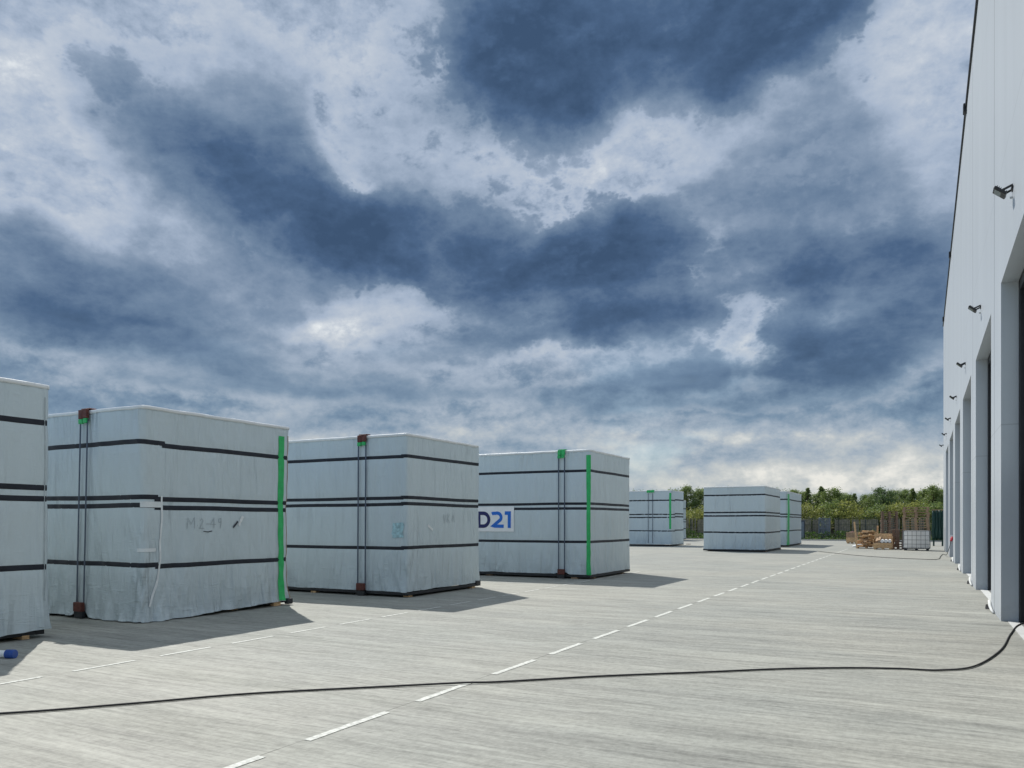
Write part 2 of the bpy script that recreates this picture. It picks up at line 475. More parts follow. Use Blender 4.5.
M = dict(
    concrete=concrete_mat(), tarp=tarp_mat(), clad=cladding_mat(),
    tape=simple('black_tape', (0.018, 0.021, 0.030), 0.5, vary=0.25, scale=5, spec=0.25),
    trim=simple('sunlit_edge_white', (0.72, 0.74, 0.75), 0.4, vary=0.06, bump=0.1),  # sunlight on the modules' top edge, put in as white
    base=simple('dark_steel_base', (0.02, 0.022, 0.026), 0.55, vary=0.3),
    wood=simple('raw_timber', (0.60, 0.40, 0.22), 0.75, vary=0.3, scale=14, bump=0.2),
    oldwood=simple('weathered_timber', (0.40, 0.28, 0.18), 0.85, vary=0.4, scale=10, bump=0.2),
    darkwood=simple('dark_timber', (0.20, 0.135, 0.10), 0.85, vary=0.4, scale=10, bump=0.2),
    redwood=simple('red_brown_timber', (0.33, 0.225, 0.145), 0.7, vary=0.35, scale=16, bump=0.2),
    redoxide=simple('red_brown_bracket', (0.11, 0.032, 0.024), 0.6, vary=0.4, scale=18, bump=0.2),
    green=simple('green_tape', (0.025, 0.42, 0.12), 0.4, vary=0.15, scale=12, bump=0.2),
    strap=simple('blue_grey_strap', (0.055, 0.075, 0.115), 0.45, vary=0.2),
    white=simple('white_plastic', (0.78, 0.79, 0.80), 0.45, vary=0.05),
    paper=simple('pale_tape', (0.70, 0.73, 0.74), 0.45, vary=0.08, bump=0.15),
    paint=simple('white_line_paint', (0.56, 0.57, 0.53), 0.8, vary=0.32, scale=26),
    navy=simple('navy_print', (0.012, 0.016, 0.105), 0.5, vary=0.05),
    blue=simple('blue_print', (0.008, 0.14, 0.58), 0.5, vary=0.05),
    ink=simple('faded_marker', (0.375, 0.43, 0.455), 0.6, vary=0.2),
    darkink=simple('dark_marker', (0.03, 0.035, 0.05), 0.6, vary=0.2),
    cyan=simple('pale_blue_label', (0.36, 0.55, 0.60), 0.5, vary=0.35, scale=14),
    rubber=simple('black_rubber', (0.022, 0.022, 0.024), 0.6, vary=0.3),
    lamp=simple('black_lamp_housing', (0.02, 0.021, 0.024), 0.45, vary=0.2),
    lens=simple('lamp_glass', (0.22, 0.235, 0.22), 0.15, vary=0.1, spec=0.6),
    cagebar=simple('dull_cage_steel', (0.26, 0.27, 0.28), 0.5, metal=0.3, vary=0.15),
    galv=simple('galvanised_steel', (0.45, 0.47, 0.48), 0.4, metal=0.6, vary=0.15),
    door=simple('grey_door_panel', (0.30, 0.33, 0.345), 0.4, vary=0.06),
    rail=simple('anthracite_frame', (0.014, 0.016, 0.020), 0.5, vary=0.2),
    sill=simple('pale_threshold', (0.55, 0.56, 0.55), 0.7, vary=0.12, scale=5),
    inner=simple('interior_surface', (0.16, 0.17, 0.18), 0.7, vary=0.1),
    roofing=simple('roof_membrane', (0.35, 0.36, 0.37), 0.8, vary=0.1),
    fence=simple('dark_green_fence_paint', (0.06, 0.075, 0.065), 0.55, vary=0.2),
    slat=simple('brown_screen_slat', (0.27, 0.235, 0.18), 0.8, vary=0.35, scale=4),
    gate=simple('blue_grey_gate_paint', (0.17, 0.20, 0.25), 0.5, vary=0.15),
    darkgreen=simple('dark_green_sheet', (0.008, 0.040, 0.034), 0.5, vary=0.3, scale=6, bump=0.2),
    bluecap=simple('blue_plastic', (0.02, 0.075, 0.32), 0.4, vary=0.15),
    red=simple('red_plastic', (0.50, 0.03, 0.05), 0.4, vary=0.1),
    cabinet=simple('slate_blue_paint', (0.05, 0.065, 0.10), 0.5, vary=0.1),
    grassland=simple('meadow_soil', (0.10, 0.115, 0.045), 0.9, vary=0.4, scale=1.5),
    bank=simple('dry_earth', (0.115, 0.10, 0.06), 0.9, vary=0.4, scale=1.2),
    kerb=simple('kerb_concrete', (0.33, 0.33, 0.32), 0.8, vary=0.12),
    bark=simple('bark', (0.085, 0.065, 0.045), 0.9, vary=0.4, scale=10),
    leafdark=leaf_mat('dark_leaves', (0.055, 0.100, 0.036), (0.130, 0.190, 0.070)),
    leafmid=leaf_mat('mid_leaves', (0.095, 0.150, 0.042), (0.210, 0.265, 0.080)),
    leafpale=leaf_mat('yellow_green_leaves', (0.150, 0.180, 0.038), (0.330, 0.345, 0.100)),
    weed=leaf_mat('weed_leaves', (0.030, 0.070, 0.012), (0.085, 0.150, 0.030)),
)

mt_, tt_, bb_ = new_mat('translucent_white_tank')
bb_.inputs['Base Color'].default_value = (0.84, 0.86, 0.87, 1)
bb_.inputs['Roughness'].default_value = 0.35
tl_ = tt_.n('ShaderNodeBsdfTranslucent')
tl_.inputs[0].default_value = (0.92, 0.94, 0.95, 1)
mm_ = tt_.n('ShaderNodeMixShader')
mm_.inputs[0].default_value = 0.85
tt_.link(bb_.outputs[0], mm_.inputs[1])
tt_.link(tl_.outputs[0], mm_.inputs[2])
tt_.link(mm_.outputs[0], mt_.node_tree.nodes['Material Output'].inputs[0])
M['tank'] = mt_

# ------------------------------------------------------------------ mesh helpers
class MB:
    def __init__(s):
        s.v, s.f = [], []

    def add(s, verts, faces):
        o = len(s.v)
        s.v += [tuple(p) for p in verts]
        s.f += [tuple(i + o for i in q) for q in faces]
        return s

    def box(s, a, b, bev=0.0, mat=None):
        """box from corner a to corner b, edges chamfered by bev"""
        bm = bmesh.new()
        bmesh.ops.create_cube(bm, size=1)
        c = [(p + q) / 2 for p, q in zip(a, b)]
        d = [abs(q - p) for p, q in zip(a, b)]
        for v in bm.verts:
            v.co = Vector((v.co.x * d[0], v.co.y * d[1], v.co.z * d[2]))
        if bev:
            bmesh.ops.bevel(bm, geom=bm.edges[:], offset=min(bev, min(d) * 0.45), segments=2, affect='EDGES', profile=0.5)
        bm.verts.index_update()
        mt = Matrix.Translation(c) if mat is None else mat @ Matrix.Translation(c)
        s.add([mt @ v.co for v in bm.verts], [[v.index for v in f.verts] for f in bm.faces])
        bm.free()
        return s

    def bar(s, p, q, w, t, up=(0, 0, 1), bev=0.0):
        """a straight bar of section w x t from p to q"""
        p, q = Vector(p), Vector(q)
        z = (q - p)
        ln = z.length
        z.normalize()
        x = Vector(up).cross(z)
        if x.length < 1e-4:
            x = Vector((1, 0, 0)).cross(z)
        x.normalize()
        y = z.cross(x)
        m = Matrix((x, y, z)).transposed().to_4x4()
        m.translation = p
        return s.box((-w / 2, -t / 2, 0), (w / 2, t / 2, ln), bev, m)

    def tube(s, pts, r, seg=10, cap=True):
        pts = [Vector(p) for p in pts]
        rs = r if isinstance(r, (list, tuple)) else [r] * len(pts)
        o = len(s.v)
        prev = None
        for i, p in enumerate(pts):
            d = (pts[min(i + 1, len(pts) - 1)] - pts[max(i - 1, 0)]).normalized()
            if prev is None:
                prev = d.orthogonal().normalized()
            x = (prev - d * prev.dot(d)).normalized()
            prev = x
            y = d.cross(x)
            for k in range(seg):
                a = 2 * math.pi * k / seg
                s.v.append(tuple(p + (x * math.cos(a) + y * math.sin(a)) * rs[i]))
        for i in range(len(pts) - 1):
            for k in range(seg):
                a, b = o + i * seg + k, o + i * seg + (k + 1) % seg
                s.f.append((a, b, b + seg, a + seg))
        if cap:
            s.f.append(tuple(o + k for k in reversed(range(seg))))
            e = o + (len(pts) - 1) * seg
            s.f.append(tuple(e + k for k in range(seg)))
        return s

    def build(s, name, mat, parent=None, smooth=False):
        me = bpy.data.meshes.new(name)
        me.from_pydata(s.v, [], s.f)
        me.validate()
        me.materials.append(mat)
        if smooth:
            me.shade_smooth()
        o = bpy.data.objects.new(name, me)
        COL.objects.link(o)
        if parent is not None:
            o.parent = parent
            # geometry is given in world metres; keep it there under the Empty
            o.matrix_parent_inverse = Matrix.Identity(4)
            me.transform(ROOT[parent.name].inverted())
        return o


ROOT = {}


def thing(name, label, cat, loc=(0, 0, 0), group=None, rz=0.0):
    o = bpy.data.objects.new(name, None)
    COL.objects.link(o)
    o.empty_display_size = 0.3
    o.location = loc
    o.rotation_euler = (0, 0, rz)
    ROOT[o.name] = Matrix.Translation(loc) @ Matrix.Rotation(rz, 4, 'Z')
    return tag(o, label, cat, group)


def tag(o, label, cat, group=None):
    o['label'] = label
    o['category'] = cat
    if group:
        o['group'] = group
    return o


def struct(o, kind='structure'):
    o['kind'] = kind
    return o


def copy_tree(root, loc, rz=None, scale=None):
    c = root.copy()
    COL.objects.link(c)
    c.location = loc
    if rz is not None:
        c.rotation_euler = (0, 0, rz)
    if scale is not None:
        c.scale = scale
    for ch in list(root.children):
        d = ch.copy()
        COL.objects.link(d)
        d.parent = c
        for g in list(ch.children):
            e = g.copy()
            COL.objects.link(e)
            e.parent = d
    return c


def strokes_poly(pts, w):
    """left and right edges of a mitred ribbon of width w along 2-D points"""
    pts = [Vector(p) for p in pts]
    L, Rr = [], []
    for i, p in enumerate(pts):
        d0 = (p - pts[i - 1]).normalized() if i else None
        d1 = (pts[i + 1] - p).normalized() if i < len(pts) - 1 else None
        d0 = d0 or d1
        d1 = d1 or d0
        t = (d0 + d1)
        t = t.normalized() if t.length > 1e-6 else d1
        n = Vector((-t.y, t.x))
        k = 1 / max(0.45, n.dot(Vector((-d1.y, d1.x))))
        L.append(p + n * w / 2 * k)
        Rr.append(p - n * w / 2 * k)
    return L, Rr


def arc(cx, cz, rx, rz, a0, a1, n=10):
    return [(cx + rx * math.cos(R(a0 + (a1 - a0) * i / n)), cz + rz * math.sin(R(a0 + (a1 - a0) * i / n))) for i in range(n + 1)]


# ------------------------------------------------------------------ ground
g = MB().add([(-700, 73.2, -0.12), (700, 73.2, -0.12), (700, 1600, -0.12), (-700, 1600, -0.12)], [(0, 1, 2, 3)])
g.add([(-700, -200, -0.12), (-75, -200, -0.12), (-75, 73.2, -0.12), (-700, 73.2, -0.12)], [(0, 1, 2, 3)])
struct(g.build('ground', M['grassland']))
yard = MB().add([(-75, -60, 0), (60, -60, 0), (60, 73, 0), (-75, 73, 0)], [(0, 1, 2, 3)])
struct(yard.build('yard_pavement', M['concrete']))
struct(MB().box((-75, 73.0, -0.12), (60, 73.15, 0.10), 0.02).build('kerb', M['kerb']))
# bank of dry earth behind the fence
bk = MB()
nx, ny = 90, 10
for j in range(ny + 1):
    for i in range(nx + 1):
        x = -90 + 150 * i / nx
        y = 86.2 + 22 * j / ny
        t = j / ny
        z = -0.14 + 2.0 * math.sin(min(1, t * 2.4) * math.pi / 2) + 0.35 * noise.noise((x * 0.2, y * 0.3, 2)) * min(1, t * 4)
        if j in (0,):
            z = -0.2
        bk.v.append((x, y, z))
for j in range(ny):
    for i in range(nx):
        a = j * (nx + 1) + i
        bk.f.append((a, a + 1, a + nx + 2, a + nx + 1))
struct(bk.build('earth_bank_terrain', M['bank'], smooth=True))

# painted dashes
dm = MB()
def dash(mb, x, y0, y1, w):
    n = 6
    o = len(mb.v)
    for i in range(n + 1):
        y = y0 + (y1 - y0) * i / n
        jl = random.uniform(-0.004, 0.004)
        jr = random.uniform(-0.004, 0.004)
        mb.v += [(x - w / 2 + jl, y, 0.004), (x + w / 2 + jr, y, 0.004)]
    for i in range(n):
        a = o + 2 * i
        mb.f.append((a, a + 1, a + 3, a + 2))
for k in range(-2, 34):
    y0 = 4.21 + 1.368 * k
    dash(dm, -3.875 - 0.002 * k, y0, y0 + 0.94, 0.068)
for k in range(-3, 18):
    y0 = 5.03 + 1.055 * k
    dash(dm, -7.84 - 0.006 * k, y0, y0 + 0.73, 0.055)
struct(dm.build('road_marking_dashes', M['paint']))

# ------------------------------------------------------------------ warehouse
WX, ROOF = 1.095, 13.2
PITCH, OPEN, LIN = 6.55, 4.55, 5.33
Y_NEAR, Y_FAR, DEEP = -16.0, 52.5, 46.0
wh = thing('warehouse', 'long pale metal-clad warehouse with a row of deep doorways along the yard', 'warehouse', (WX, 18, 0))
openings = [(14.44 - OPEN + PITCH * k, 14.44 + PITCH * k) for k in range(-4, 6)]
openings = [o for o in openings if o[0] > Y_NEAR + 0.5]
wl = MB()
wl.box((WX, Y_NEAR, LIN), (WX + 0.235, Y_FAR, ROOF - 0.04))
yy = Y_NEAR
for a, b_ in openings:
    wl.box((WX, yy, 0), (WX + 0.235, a, LIN))
    yy = b_
wl.box((WX, yy, 0), (WX + 0.235, Y_FAR, LIN))
wl.box((WX + 0.235, Y_FAR - 0.3, 0), (WX + DEEP, Y_FAR, ROOF - 0.04))
wl.box((WX + 0.235, Y_NEAR, 0), (WX + DEEP, Y_NEAR + 0.3, ROOF - 0.04))
wl.box((WX + DEEP, Y_NEAR, 0), (WX + DEEP + 0.3, Y_FAR, ROOF - 0.04))
wl.build('wall', M['clad'], wh)
MB().box((WX + 0.255, Y_NEAR + 0.31, 12.9), (WX + DEEP - 0.01, Y_FAR - 0.31, 13.1)).build('roof', M['roofing'], wh)
MB().box((WX - 0.045, Y_NEAR - 0.04, ROOF - 0.04), (WX + 0.40, Y_FAR + 0.04, ROOF + 0.06), 0.01).build('coping', M['rail'], wh)
for yc in (25.2, 38.6, 50.6):
    MB().box((WX - 0.09, yc - 0.12, ROOF - 0.16), (WX - 0.002, yc + 0.12, ROOF + 0.08), 0.02).build('coping_clip', M['rail'], wh)
MB().box((WX + 0.255, Y_NEAR + 0.31, 0.003), (WX + DEEP - 0.01, Y_FAR - 0.31, 0.012)).build('hall_floor', M['inner'], wh)
for i, (a, b_) in enumerate(openings):
    near = abs(b_ - 14.44) < 0.1
    zb = 2.35 if near else 0.02
    d = MB()
    n_sec = 9
    hs = (LIN - 0.02 - zb) / n_sec
    for q in range(n_sec):
        d.box((WX + 0.315, a + 0.13, zb + q * hs), (WX + 0.365, b_ - 0.13, zb + (q + 1) * hs - 0.012), 0.006)
    dr = d.build('overhead_door', M['door'], wh)
    for ya, yb in ((a + 0.002, a + 0.125), (b_ - 0.125, b_ - 0.002)):
        gr = MB().box((WX + 0.24, ya, 0.013), (WX + 0.31, yb, LIN), 0.006).build('guide_rail', M['rail'], None)
        gr.parent = dr
        gr.data.transform(ROOT[wh.name].inverted())
    MB().box((WX + 0.24, a + 0.13, LIN - 0.16), (WX + 0.307, b_ - 0.13, LIN - 0.005), 0.006).build('lintel_seal', M['rail'], wh)
    MB().box((WX + 0.09, a + 0.003, 0.001), (WX + 0.233, b_ - 0.003, 0.008)).build('threshold', M['sill'], wh)

# floodlights above every doorway
ORD = ['nearest black floodlight high on the warehouse wall, its pale glass showing',
       'second black floodlight along the warehouse wall counted from the nearest',
       'third black floodlight along the warehouse wall counted from the nearest',
       'fourth black floodlight along the warehouse wall counted from the nearest',
       'fifth black floodlight along the warehouse wall, small against the cladding',
       'sixth black floodlight along the warehouse wall, standing out against the sky',
       'seventh and farthest floodlight on the warehouse wall, a dark dot against the sky']
def floodlight(y, z, label):
    t = thing('floodlight', label, 'floodlight', (WX, y, z), 'floodlights along the warehouse wall')
    br = MB().box((WX - 0.012, y - 0.05, z - 0.03), (WX - 0.001, y + 0.05, z + 0.03), 0.003)
    br.bar((WX - 0.01, y - 0.10, z + 0.02), (WX - 0.13, y - 0.10, z - 0.03), 0.03, 0.008, (0, 1, 0))
    br.bar((WX - 0.01, y + 0.10, z + 0.02), (WX - 0.13, y + 0.10, z - 0.03), 0.03, 0.008, (0, 1, 0))
    br.box((WX - 0.02, y - 0.105, z + 0.005), (WX - 0.008, y + 0.105, z + 0.035), 0.003)
    br.build('bracket', M['lamp'], t)
    # the head tilts: outer edge up, glass looking down to the yard
    m = Matrix.Translation((WX - 0.155, y, z - 0.03)) @ Matrix.Rotation(R(40), 4, 'Y') @ Matrix.Scale(0.76, 4)
    hd = MB().box((-0.125, -0.135, -0.015), (0.115, 0.135, 0.035), 0.010, m)
    for q in range(6):
        hd.box((-0.10 + q * 0.036, -0.12, 0.036), (-0.088 + q * 0.036, 0.12, 0.055), 0.0, m)
    hd.build('housing', M['lamp'], t)
    MB().box((-0.095, -0.105, -0.019), (0.03, 0.105, -0.0155), 0.0015, m).build('lens', M['lens'], t)
    MB().box((WX - 0.035, y - 0.015, z - 0.13), (WX - 0.001, y + 0.015, z - 0.105), 0.005).build('cable_gland', M['galv'], t)
    return t
for k in range(7):
    floodlight(12.62 + 6.62 * k, 6.13, ORD[k])

# small wheel guards at the pillar feet
GL = ['white wheel guard with black foot at the base of the nearest warehouse pillar',
      'white wheel guard with black foot at the base of the second warehouse pillar',
      'white wheel guard with black foot at the base of the third warehouse pillar',
      'white wheel guard with black foot at the base of the fourth warehouse pillar']
for k in range(4):
    y = 16.42 + PITCH * k
    t = thing('wheel_guard', GL[k], 'wheel guard', (WX - 0.06, y - 0.3, 0), 'wheel guards at the pillar feet')
    MB().tube([(WX - 0.03, y - 0.9, 0.020), (WX - 0.03, y - 0.5, 0.03), (WX - 0.03, y - 0.15, 0.07), (WX - 0.03, y + 0.02, 0.15)], [0.016, 0.022, 0.026, 0.022], 10).build('guard_tube', M['sill'], t, True)
    f = MB()
    f.add([(WX - 0.09, y - 0.08, 0.001), (WX - 0.01, y - 0.08, 0.001), (WX - 0.01, y + 0.10, 0.001), (WX - 0.09, y + 0.10, 0.001),
           (WX - 0.08, y + 0.02, 0.08), (WX - 0.01, y + 0.02, 0.08), (WX - 0.01, y + 0.09, 0.06), (WX - 0.08, y + 0.09, 0.06)],
          [(0, 1, 5, 4), (1, 2, 6, 5), (2, 3, 7, 6), (3, 0, 4, 7), (4, 5, 6, 7), (3, 2, 1, 0)])
    f.build('rubber_foot', M['rubber'], t)


# ------------------------------------------------------------------ wrapped modules
class Wrap:
    """the tarpaulin over one module: a surface addressed by (s, z); s runs along the front from its left
    end, then along the right-hand side"""
    def __init__(s, x0, x1, y0, y1, H, seed, slack=1.0, hem=None, flare=0.03, bands=(), rad=0.07):
        s.x0, s.x1, s.y0, s.y1, s.H, s.seed, s.slack, s.flare, s.bands, s.rad = x0, x1, y0, y1, H, seed, slack, flare, bands, rad
        s.hemf = hem or (lambda q: 0.12)
        s.Lx, s.Ly = x1 - x0, y1 - y0

    def base(s, q):
        """nominal point and outward normal of the rounded outline at arc position q"""
        r = s.rad
        per = 2 * (s.Lx + s.Ly)
        q = q % per
        segs = [((s.x0, s.y0), (1, 0), s.Lx), ((s.x1, s.y0), (0, 1), s.Ly), ((s.x1, s.y1), (-1, 0), s.Lx), ((s.x0, s.y1), (0, -1), s.Ly)]
        for (px, py), (tx, ty), L in segs:
            if q <= L:
                n0 = Vector((ty, -tx))
                P = Vector((px, py)) + Vector((tx, ty)) * q
                T = Vector((tx, ty))
                if q < r:                     # rounding at the start corner
                    a = (q / r - 1) * math.pi / 4
                elif q > L - r:
                    a = (1 - (L - q) / r) * math.pi / 4
                else:
                    return P, n0
                n = n0 * math.cos(a) + T * math.sin(a)
                c = Vector((px, py)) + T * (r if q < r else L - r) - n0 * r
                return c + n * r, n
            q -= L

    def d(s, q, z):
        sd = s.seed * 13.7
        P, _ = s.base(q)
        x, y = P
        k = s.slack
        N = noise.noise
        v = 0.016 * N((x * 0.8 + sd, y * 0.8, z * 0.7))
        v += 0.012 * k * N((x * 2.6 + sd, y * 2.6, z * 0.45))
        v += 0.010 * k * N((x * 6 + sd, y * 6, z * 0.6 + 4))
        v += 0.0055 * k * N(((x + y) * 8 + z * 4.5 + sd, z * 1.2, 6))
        lo = math.exp(-max(0, z) / 0.55)
        v += lo * k * (0.034 * N((x * 4.6 + sd, y * 4.6, z * 1.3)) + 0.016 * N((x * 11, y * 11 + sd, z * 3)))
        v += s.flare * math.exp(-max(0, z) / 0.16)
        hi = math.exp(-max(0, s.H - z) / 0.3)
        v += hi * k * 0.008 * N((x * 5 + sd, y * 5, 9))
        # diagonal pulls running out of the upright corners near the ground
        for c in (0, s.Lx, s.Lx + s.Ly):
            dc = q - c
            w = math.exp(-abs(dc) / 0.55) * math.exp(-max(0, z - 0.1) / 0.8)
            v += w * k * 0.034 * N(((abs(dc) * 1.1 - z * 0.55) * 6.5 + sd, c, 3.0))
        for b in s.bands:
            v -= 0.010 * math.exp(-((z - b - 0.035) / 0.075) ** 2)
        return v

    def hem(s, q):
        return max(0.008, s.hemf(q) + 0.018 * noise.noise((q * 1.7, s.seed, 0)) + 0.006 * noise.noise((q * 7, s.seed, 5)))

    def pt(s, q, z, off=0.0):
        P, n = s.base(q)
        e = s.d(q, z) + off
        return (P.x + n.x * e, P.y + n.y * e, z)

    def shell(s, parent, fine=0.04, front_from=0.0):
        per = 2 * (s.Lx + s.Ly)
        qs, q = [], 0.0
        while q < per - 1e-3:
            qs.append(q)
            vis = front_from <= q <= s.Lx + s.Ly + 0.1
            st = fine if vis else 0.25
            for c in (0, s.Lx, s.Lx + s.Ly, 2 * s.Lx + s.Ly, per):
                if abs(q - c) < s.rad * 1.3:
                    st = min(st, 0.018)
            q += st
        nq = len(qs)
        nz = max(8, int(s.H / (fine * 1.15)))
        mb = MB()
        for j in range(nz + 1):
            t = j / nz
            t = t ** 1.15
            for q in qs:
                h = s.hem(q)
                mb.v.append(s.pt(q, h + (s.H - 0.05 - h) * t))
        for inset, dz in ((0.012, -0.02), (0.035, -0.004), (0.07, 0.0), (0.5, 0.012)):
            for q in qs:
                P, n = s.base(q)
                mb.v.append((P.x - n.x * inset, P.y - n.y * inset, s.H + dz))
        rows = nz + 1 + 4
        for j in range(rows - 1):
            for i in range(nq):
                a, b = j * nq + i, j * nq + (i + 1) % nq
                mb.f.append((a, b, b + nq, a + nq))
        mb.f.append(tuple((rows - 1) * nq + i for i in range(nq)))
        return mb.build('tarpaulin', M['tarp'], parent, True)

    def strip(s, parent, name, mat, q0, q1, z0, w, off=0.007, wob=0.012, mb=None, step=0.06):
        """a horizontal band stuck to the surface"""
        own = mb is None
        mb = mb or MB()
        o = len(mb.v)
        rows = 4
        qs, q = [], q0
        while q < q1 - 1e-3:
            qs.append(q)
            near = any(abs(q - c) < s.rad * 1.3 + 0.02 for c in (0, s.Lx, s.Lx + s.Ly))
            nxt = min([c - s.rad for c in (s.Lx, s.Lx + s.Ly) if c - s.rad > q + 1e-3] or [1e9])
            q = min(q + (0.015 if near else step), nxt)
        qs.append(q1)
        n = len(qs) - 1
        for q in qs:
            dzz = wob * noise.noise((q * 0.8, s.seed * 3.1, z0 * 5))
            for k in range(rows):
                edge = -0.006 if k in (0, rows - 1) else 0
                mb.v.append(s.pt(q, z0 + dzz + w * k / (rows - 1), off + edge))
        for i in range(n):
            for k in range(rows - 1):
                a = o + i * rows + k
                mb.f.append((a, a + rows, a + rows + 1, a + 1))
        return mb.build(name, mat, parent, True) if own else None

    def upright(s, parent, name, mat, q0, w, z0, z1, off=0.009, wob=0.01):
        mb = MB()
        n = max(2, int((z1 - z0) / 0.05))
        for i in range(n + 1):
            z = z0 + (z1 - z0) * i / n
            j = wob * noise.noise((z * 1.6, s.seed, 7))
            ed = 0.006 * noise.noise((z * 6, s.seed, 2))
            for k in range(4):
                mb.v.append(s.pt(q0 + j + (w + ed) * k / 3, z, off - (0.007 if k in (0, 3) else 0)))
        for i in range(n):
            for k in range(3):
                a = i * 4 + k
                mb.f.append((a, a + 1, a + 5, a + 4))
        return mb.build(name, mat, parent, True)

    def ribbon(s, parent, name, mat, lines, w, off=0.010):
        """flat strokes on the surface; lines are lists of (s, z)"""
        mb = MB()
        for ln in lines:
            dens = [ln[0]]
            for a, b in zip(ln, ln[1:]):
                dl = math.hypot(b[0] - a[0], b[1] - a[1])
                n = max(1, int(dl / 0.06))
                dens += [(a[0] + (b[0] - a[0]) * i / n, a[1] + (b[1] - a[1]) * i / n) for i in range(1, n + 1)]
            L, Rr = strokes_poly(dens, w)
            o = len(mb.v)
            for p, q in zip(L, Rr):
                mb.v += [s.pt(p.x, p.y, off), s.pt(q.x, q.y, off)]
            for i in range(len(L) - 1):
                a = o + 2 * i
                mb.f.append((a, a + 1, a + 3, a + 2))
        return mb.build(name, mat, parent)

    def patch(s, parent, name, mat, q0, q1, z0, z1, off=0.008, ragged=0.0):
        mb = MB()
        n, m_ = max(2, int(abs(q1 - q0) / 0.05)), max(2, int((z1 - z0) / 0.05))
        for j in range(m_ + 1):
            for i in range(n + 1):
                rq = ragged * noise.noise((i * 1.3, j * 1.7, s.seed)) if (i in (0, n) or j in (0, m_)) else 0
                mb.v.append(s.pt(q0 + (q1 - q0) * i / n + rq, z0 + (z1 - z0) * j / m_ + rq * 0.8, off))
        for j in range(m_):
            for i in range(n):
                a = j * (n + 1) + i
                mb.f.append((a, a + 1, a + n + 2, a + n + 1))
        return mb.build(name, mat, parent, True)

    def trim(s, parent, z=None):
        """raised edge round the roof, coloured white to stand for its sunlit rim"""
        per = 2 * (s.Lx + s.Ly)
        z = z or s.H
        prof = [(0.003, -0.050), (0.015, -0.046), (0.018, -0.012), (0.010, 0.004), (-0.02, 0.010), (-0.06, 0.010)]
        qs, q = [], 0
        while q < per - 1e-3:
            qs.append(q)
            near = any(abs(q - c) < s.rad * 1.4 for c in (0, s.Lx, s.Lx + s.Ly, 2 * s.Lx + s.Ly, per))
            q += 0.02 if near else 0.12
        mb = MB()
        for q in qs:
            P, n = s.base(q)
            wv = 0.006 * noise.noise((q * 2.2, s.seed, 1))
            for e, dz in prof:
                e2 = e + s.d(q, s.H - 0.05) * (1 if e > 0 else 0)
                mb.v.append((P.x + n.x * e2, P.y + n.y * e2, z + dz + wv))
        np_, nq = len(prof), len(qs)
        for i in range(nq):
            for k in range(np_ - 1):
                a, b = i * np_ + k, ((i + 1) % nq) * np_ + k
                mb.f.append((a, b, b + 1, a + 1))
        return mb.build('sunlit_roof_edge', M['trim'], parent, True)

    def frame(s, parent, inset=0.05, top=0.22, proud=False):
        mb = MB()
        i = inset
        for a, b in (((s.x0 + i, s.y0 + i), (s.x1 - i, s.y0 + i + 0.12)), ((s.x0 + i, s.y1 - i - 0.12), (s.x1 - i, s.y1 - i)),
                     ((s.x0 + i, s.y0 + i + 0.121), (s.x0 + i + 0.12, s.y1 - i - 0.121)), ((s.x1 - i - 0.12, s.y0 + i + 0.121), (s.x1 - i, s.y1 - i - 0.121))):
            mb.box((a[0], a[1], 0.045), (b[0], b[1], top), 0.008)
        return mb.build('base_frame', M['base'], parent)

    def skids(s, parent, pts, mat='wood', sz=(0.22, 0.10), h=0.07):
        for x, y in pts:
            MB().box((x - sz[0] / 2, y - sz[1] / 2, 0.0), (x + sz[0] / 2, y + sz[1] / 2, h), 0.006).build('skid_block', M[mat], parent)

    def straps(s, parent, xa, xb, ztop, zbot, lean=0.0, top_mat='redoxide', bot=True, green=True, bw=0.22):
        """two uprights strapped over wooden edge protectors on the front"""
        yf = s.y0
        for x in (xa, xb):
            MB().bar((x - lean, yf - 0.045, zbot), (x, yf - 0.045, ztop), 0.030, 0.008, (0, 1, 0)).build('strap', M['strap'], parent)
        xc = (xa + xb) / 2
        b = MB()
        hw = bw / 2
        b.box((xc - hw, yf - 0.075, s.H - 0.135), (xc - 0.012, yf - 0.028, s.H + 0.012), 0.008)
        b.box((xc + 0.004, yf - 0.082, s.H - 0.125), (xc + hw, yf - 0.030, s.H + 0.022), 0.008)
        b.box((xc - hw, yf - 0.024, s.H + 0.018), (xc + hw, yf + 0.10, s.H + 0.04), 0.006)
        b.build('edge_protector', M[top_mat], parent)
        if green:
            g_ = MB().box((xc - hw - 0.01, yf - 0.070, s.H - 0.215), (xc - 0.02, yf - 0.026, s.H - 0.137), 0.01)
            g_.box((xc + 0.0, yf - 0.074, s.H - 0.205), (xc + hw - 0.02, yf - 0.028, s.H - 0.127), 0.01)
            g_.build('green_pad', M['green'], parent)
        if bot:
            xl = xc - lean
            MB().box((xl - hw * 0.95, yf - 0.105, 0.115), (xl + hw * 0.95, yf - 0.032, 0.265), 0.012).build('lower_protector', M['redoxide'], parent)
            MB().box((xl - hw * 1.0, yf - 0.085, 0.012), (xl + hw * 0.9, yf - 0.02, 0.113), 0.005).build('gap_shade_block', M['base'], parent)  # dark block standing in for the shade in the gap under the protector


def module(label, x0, x1, y0, y1, H):
    return thing('wrapped_module', label, 'wrapped module', ((x0 + x1) / 2, (y0 + y1) / 2, 0), 'tarpaulin-wrapped modules standing in the yard')


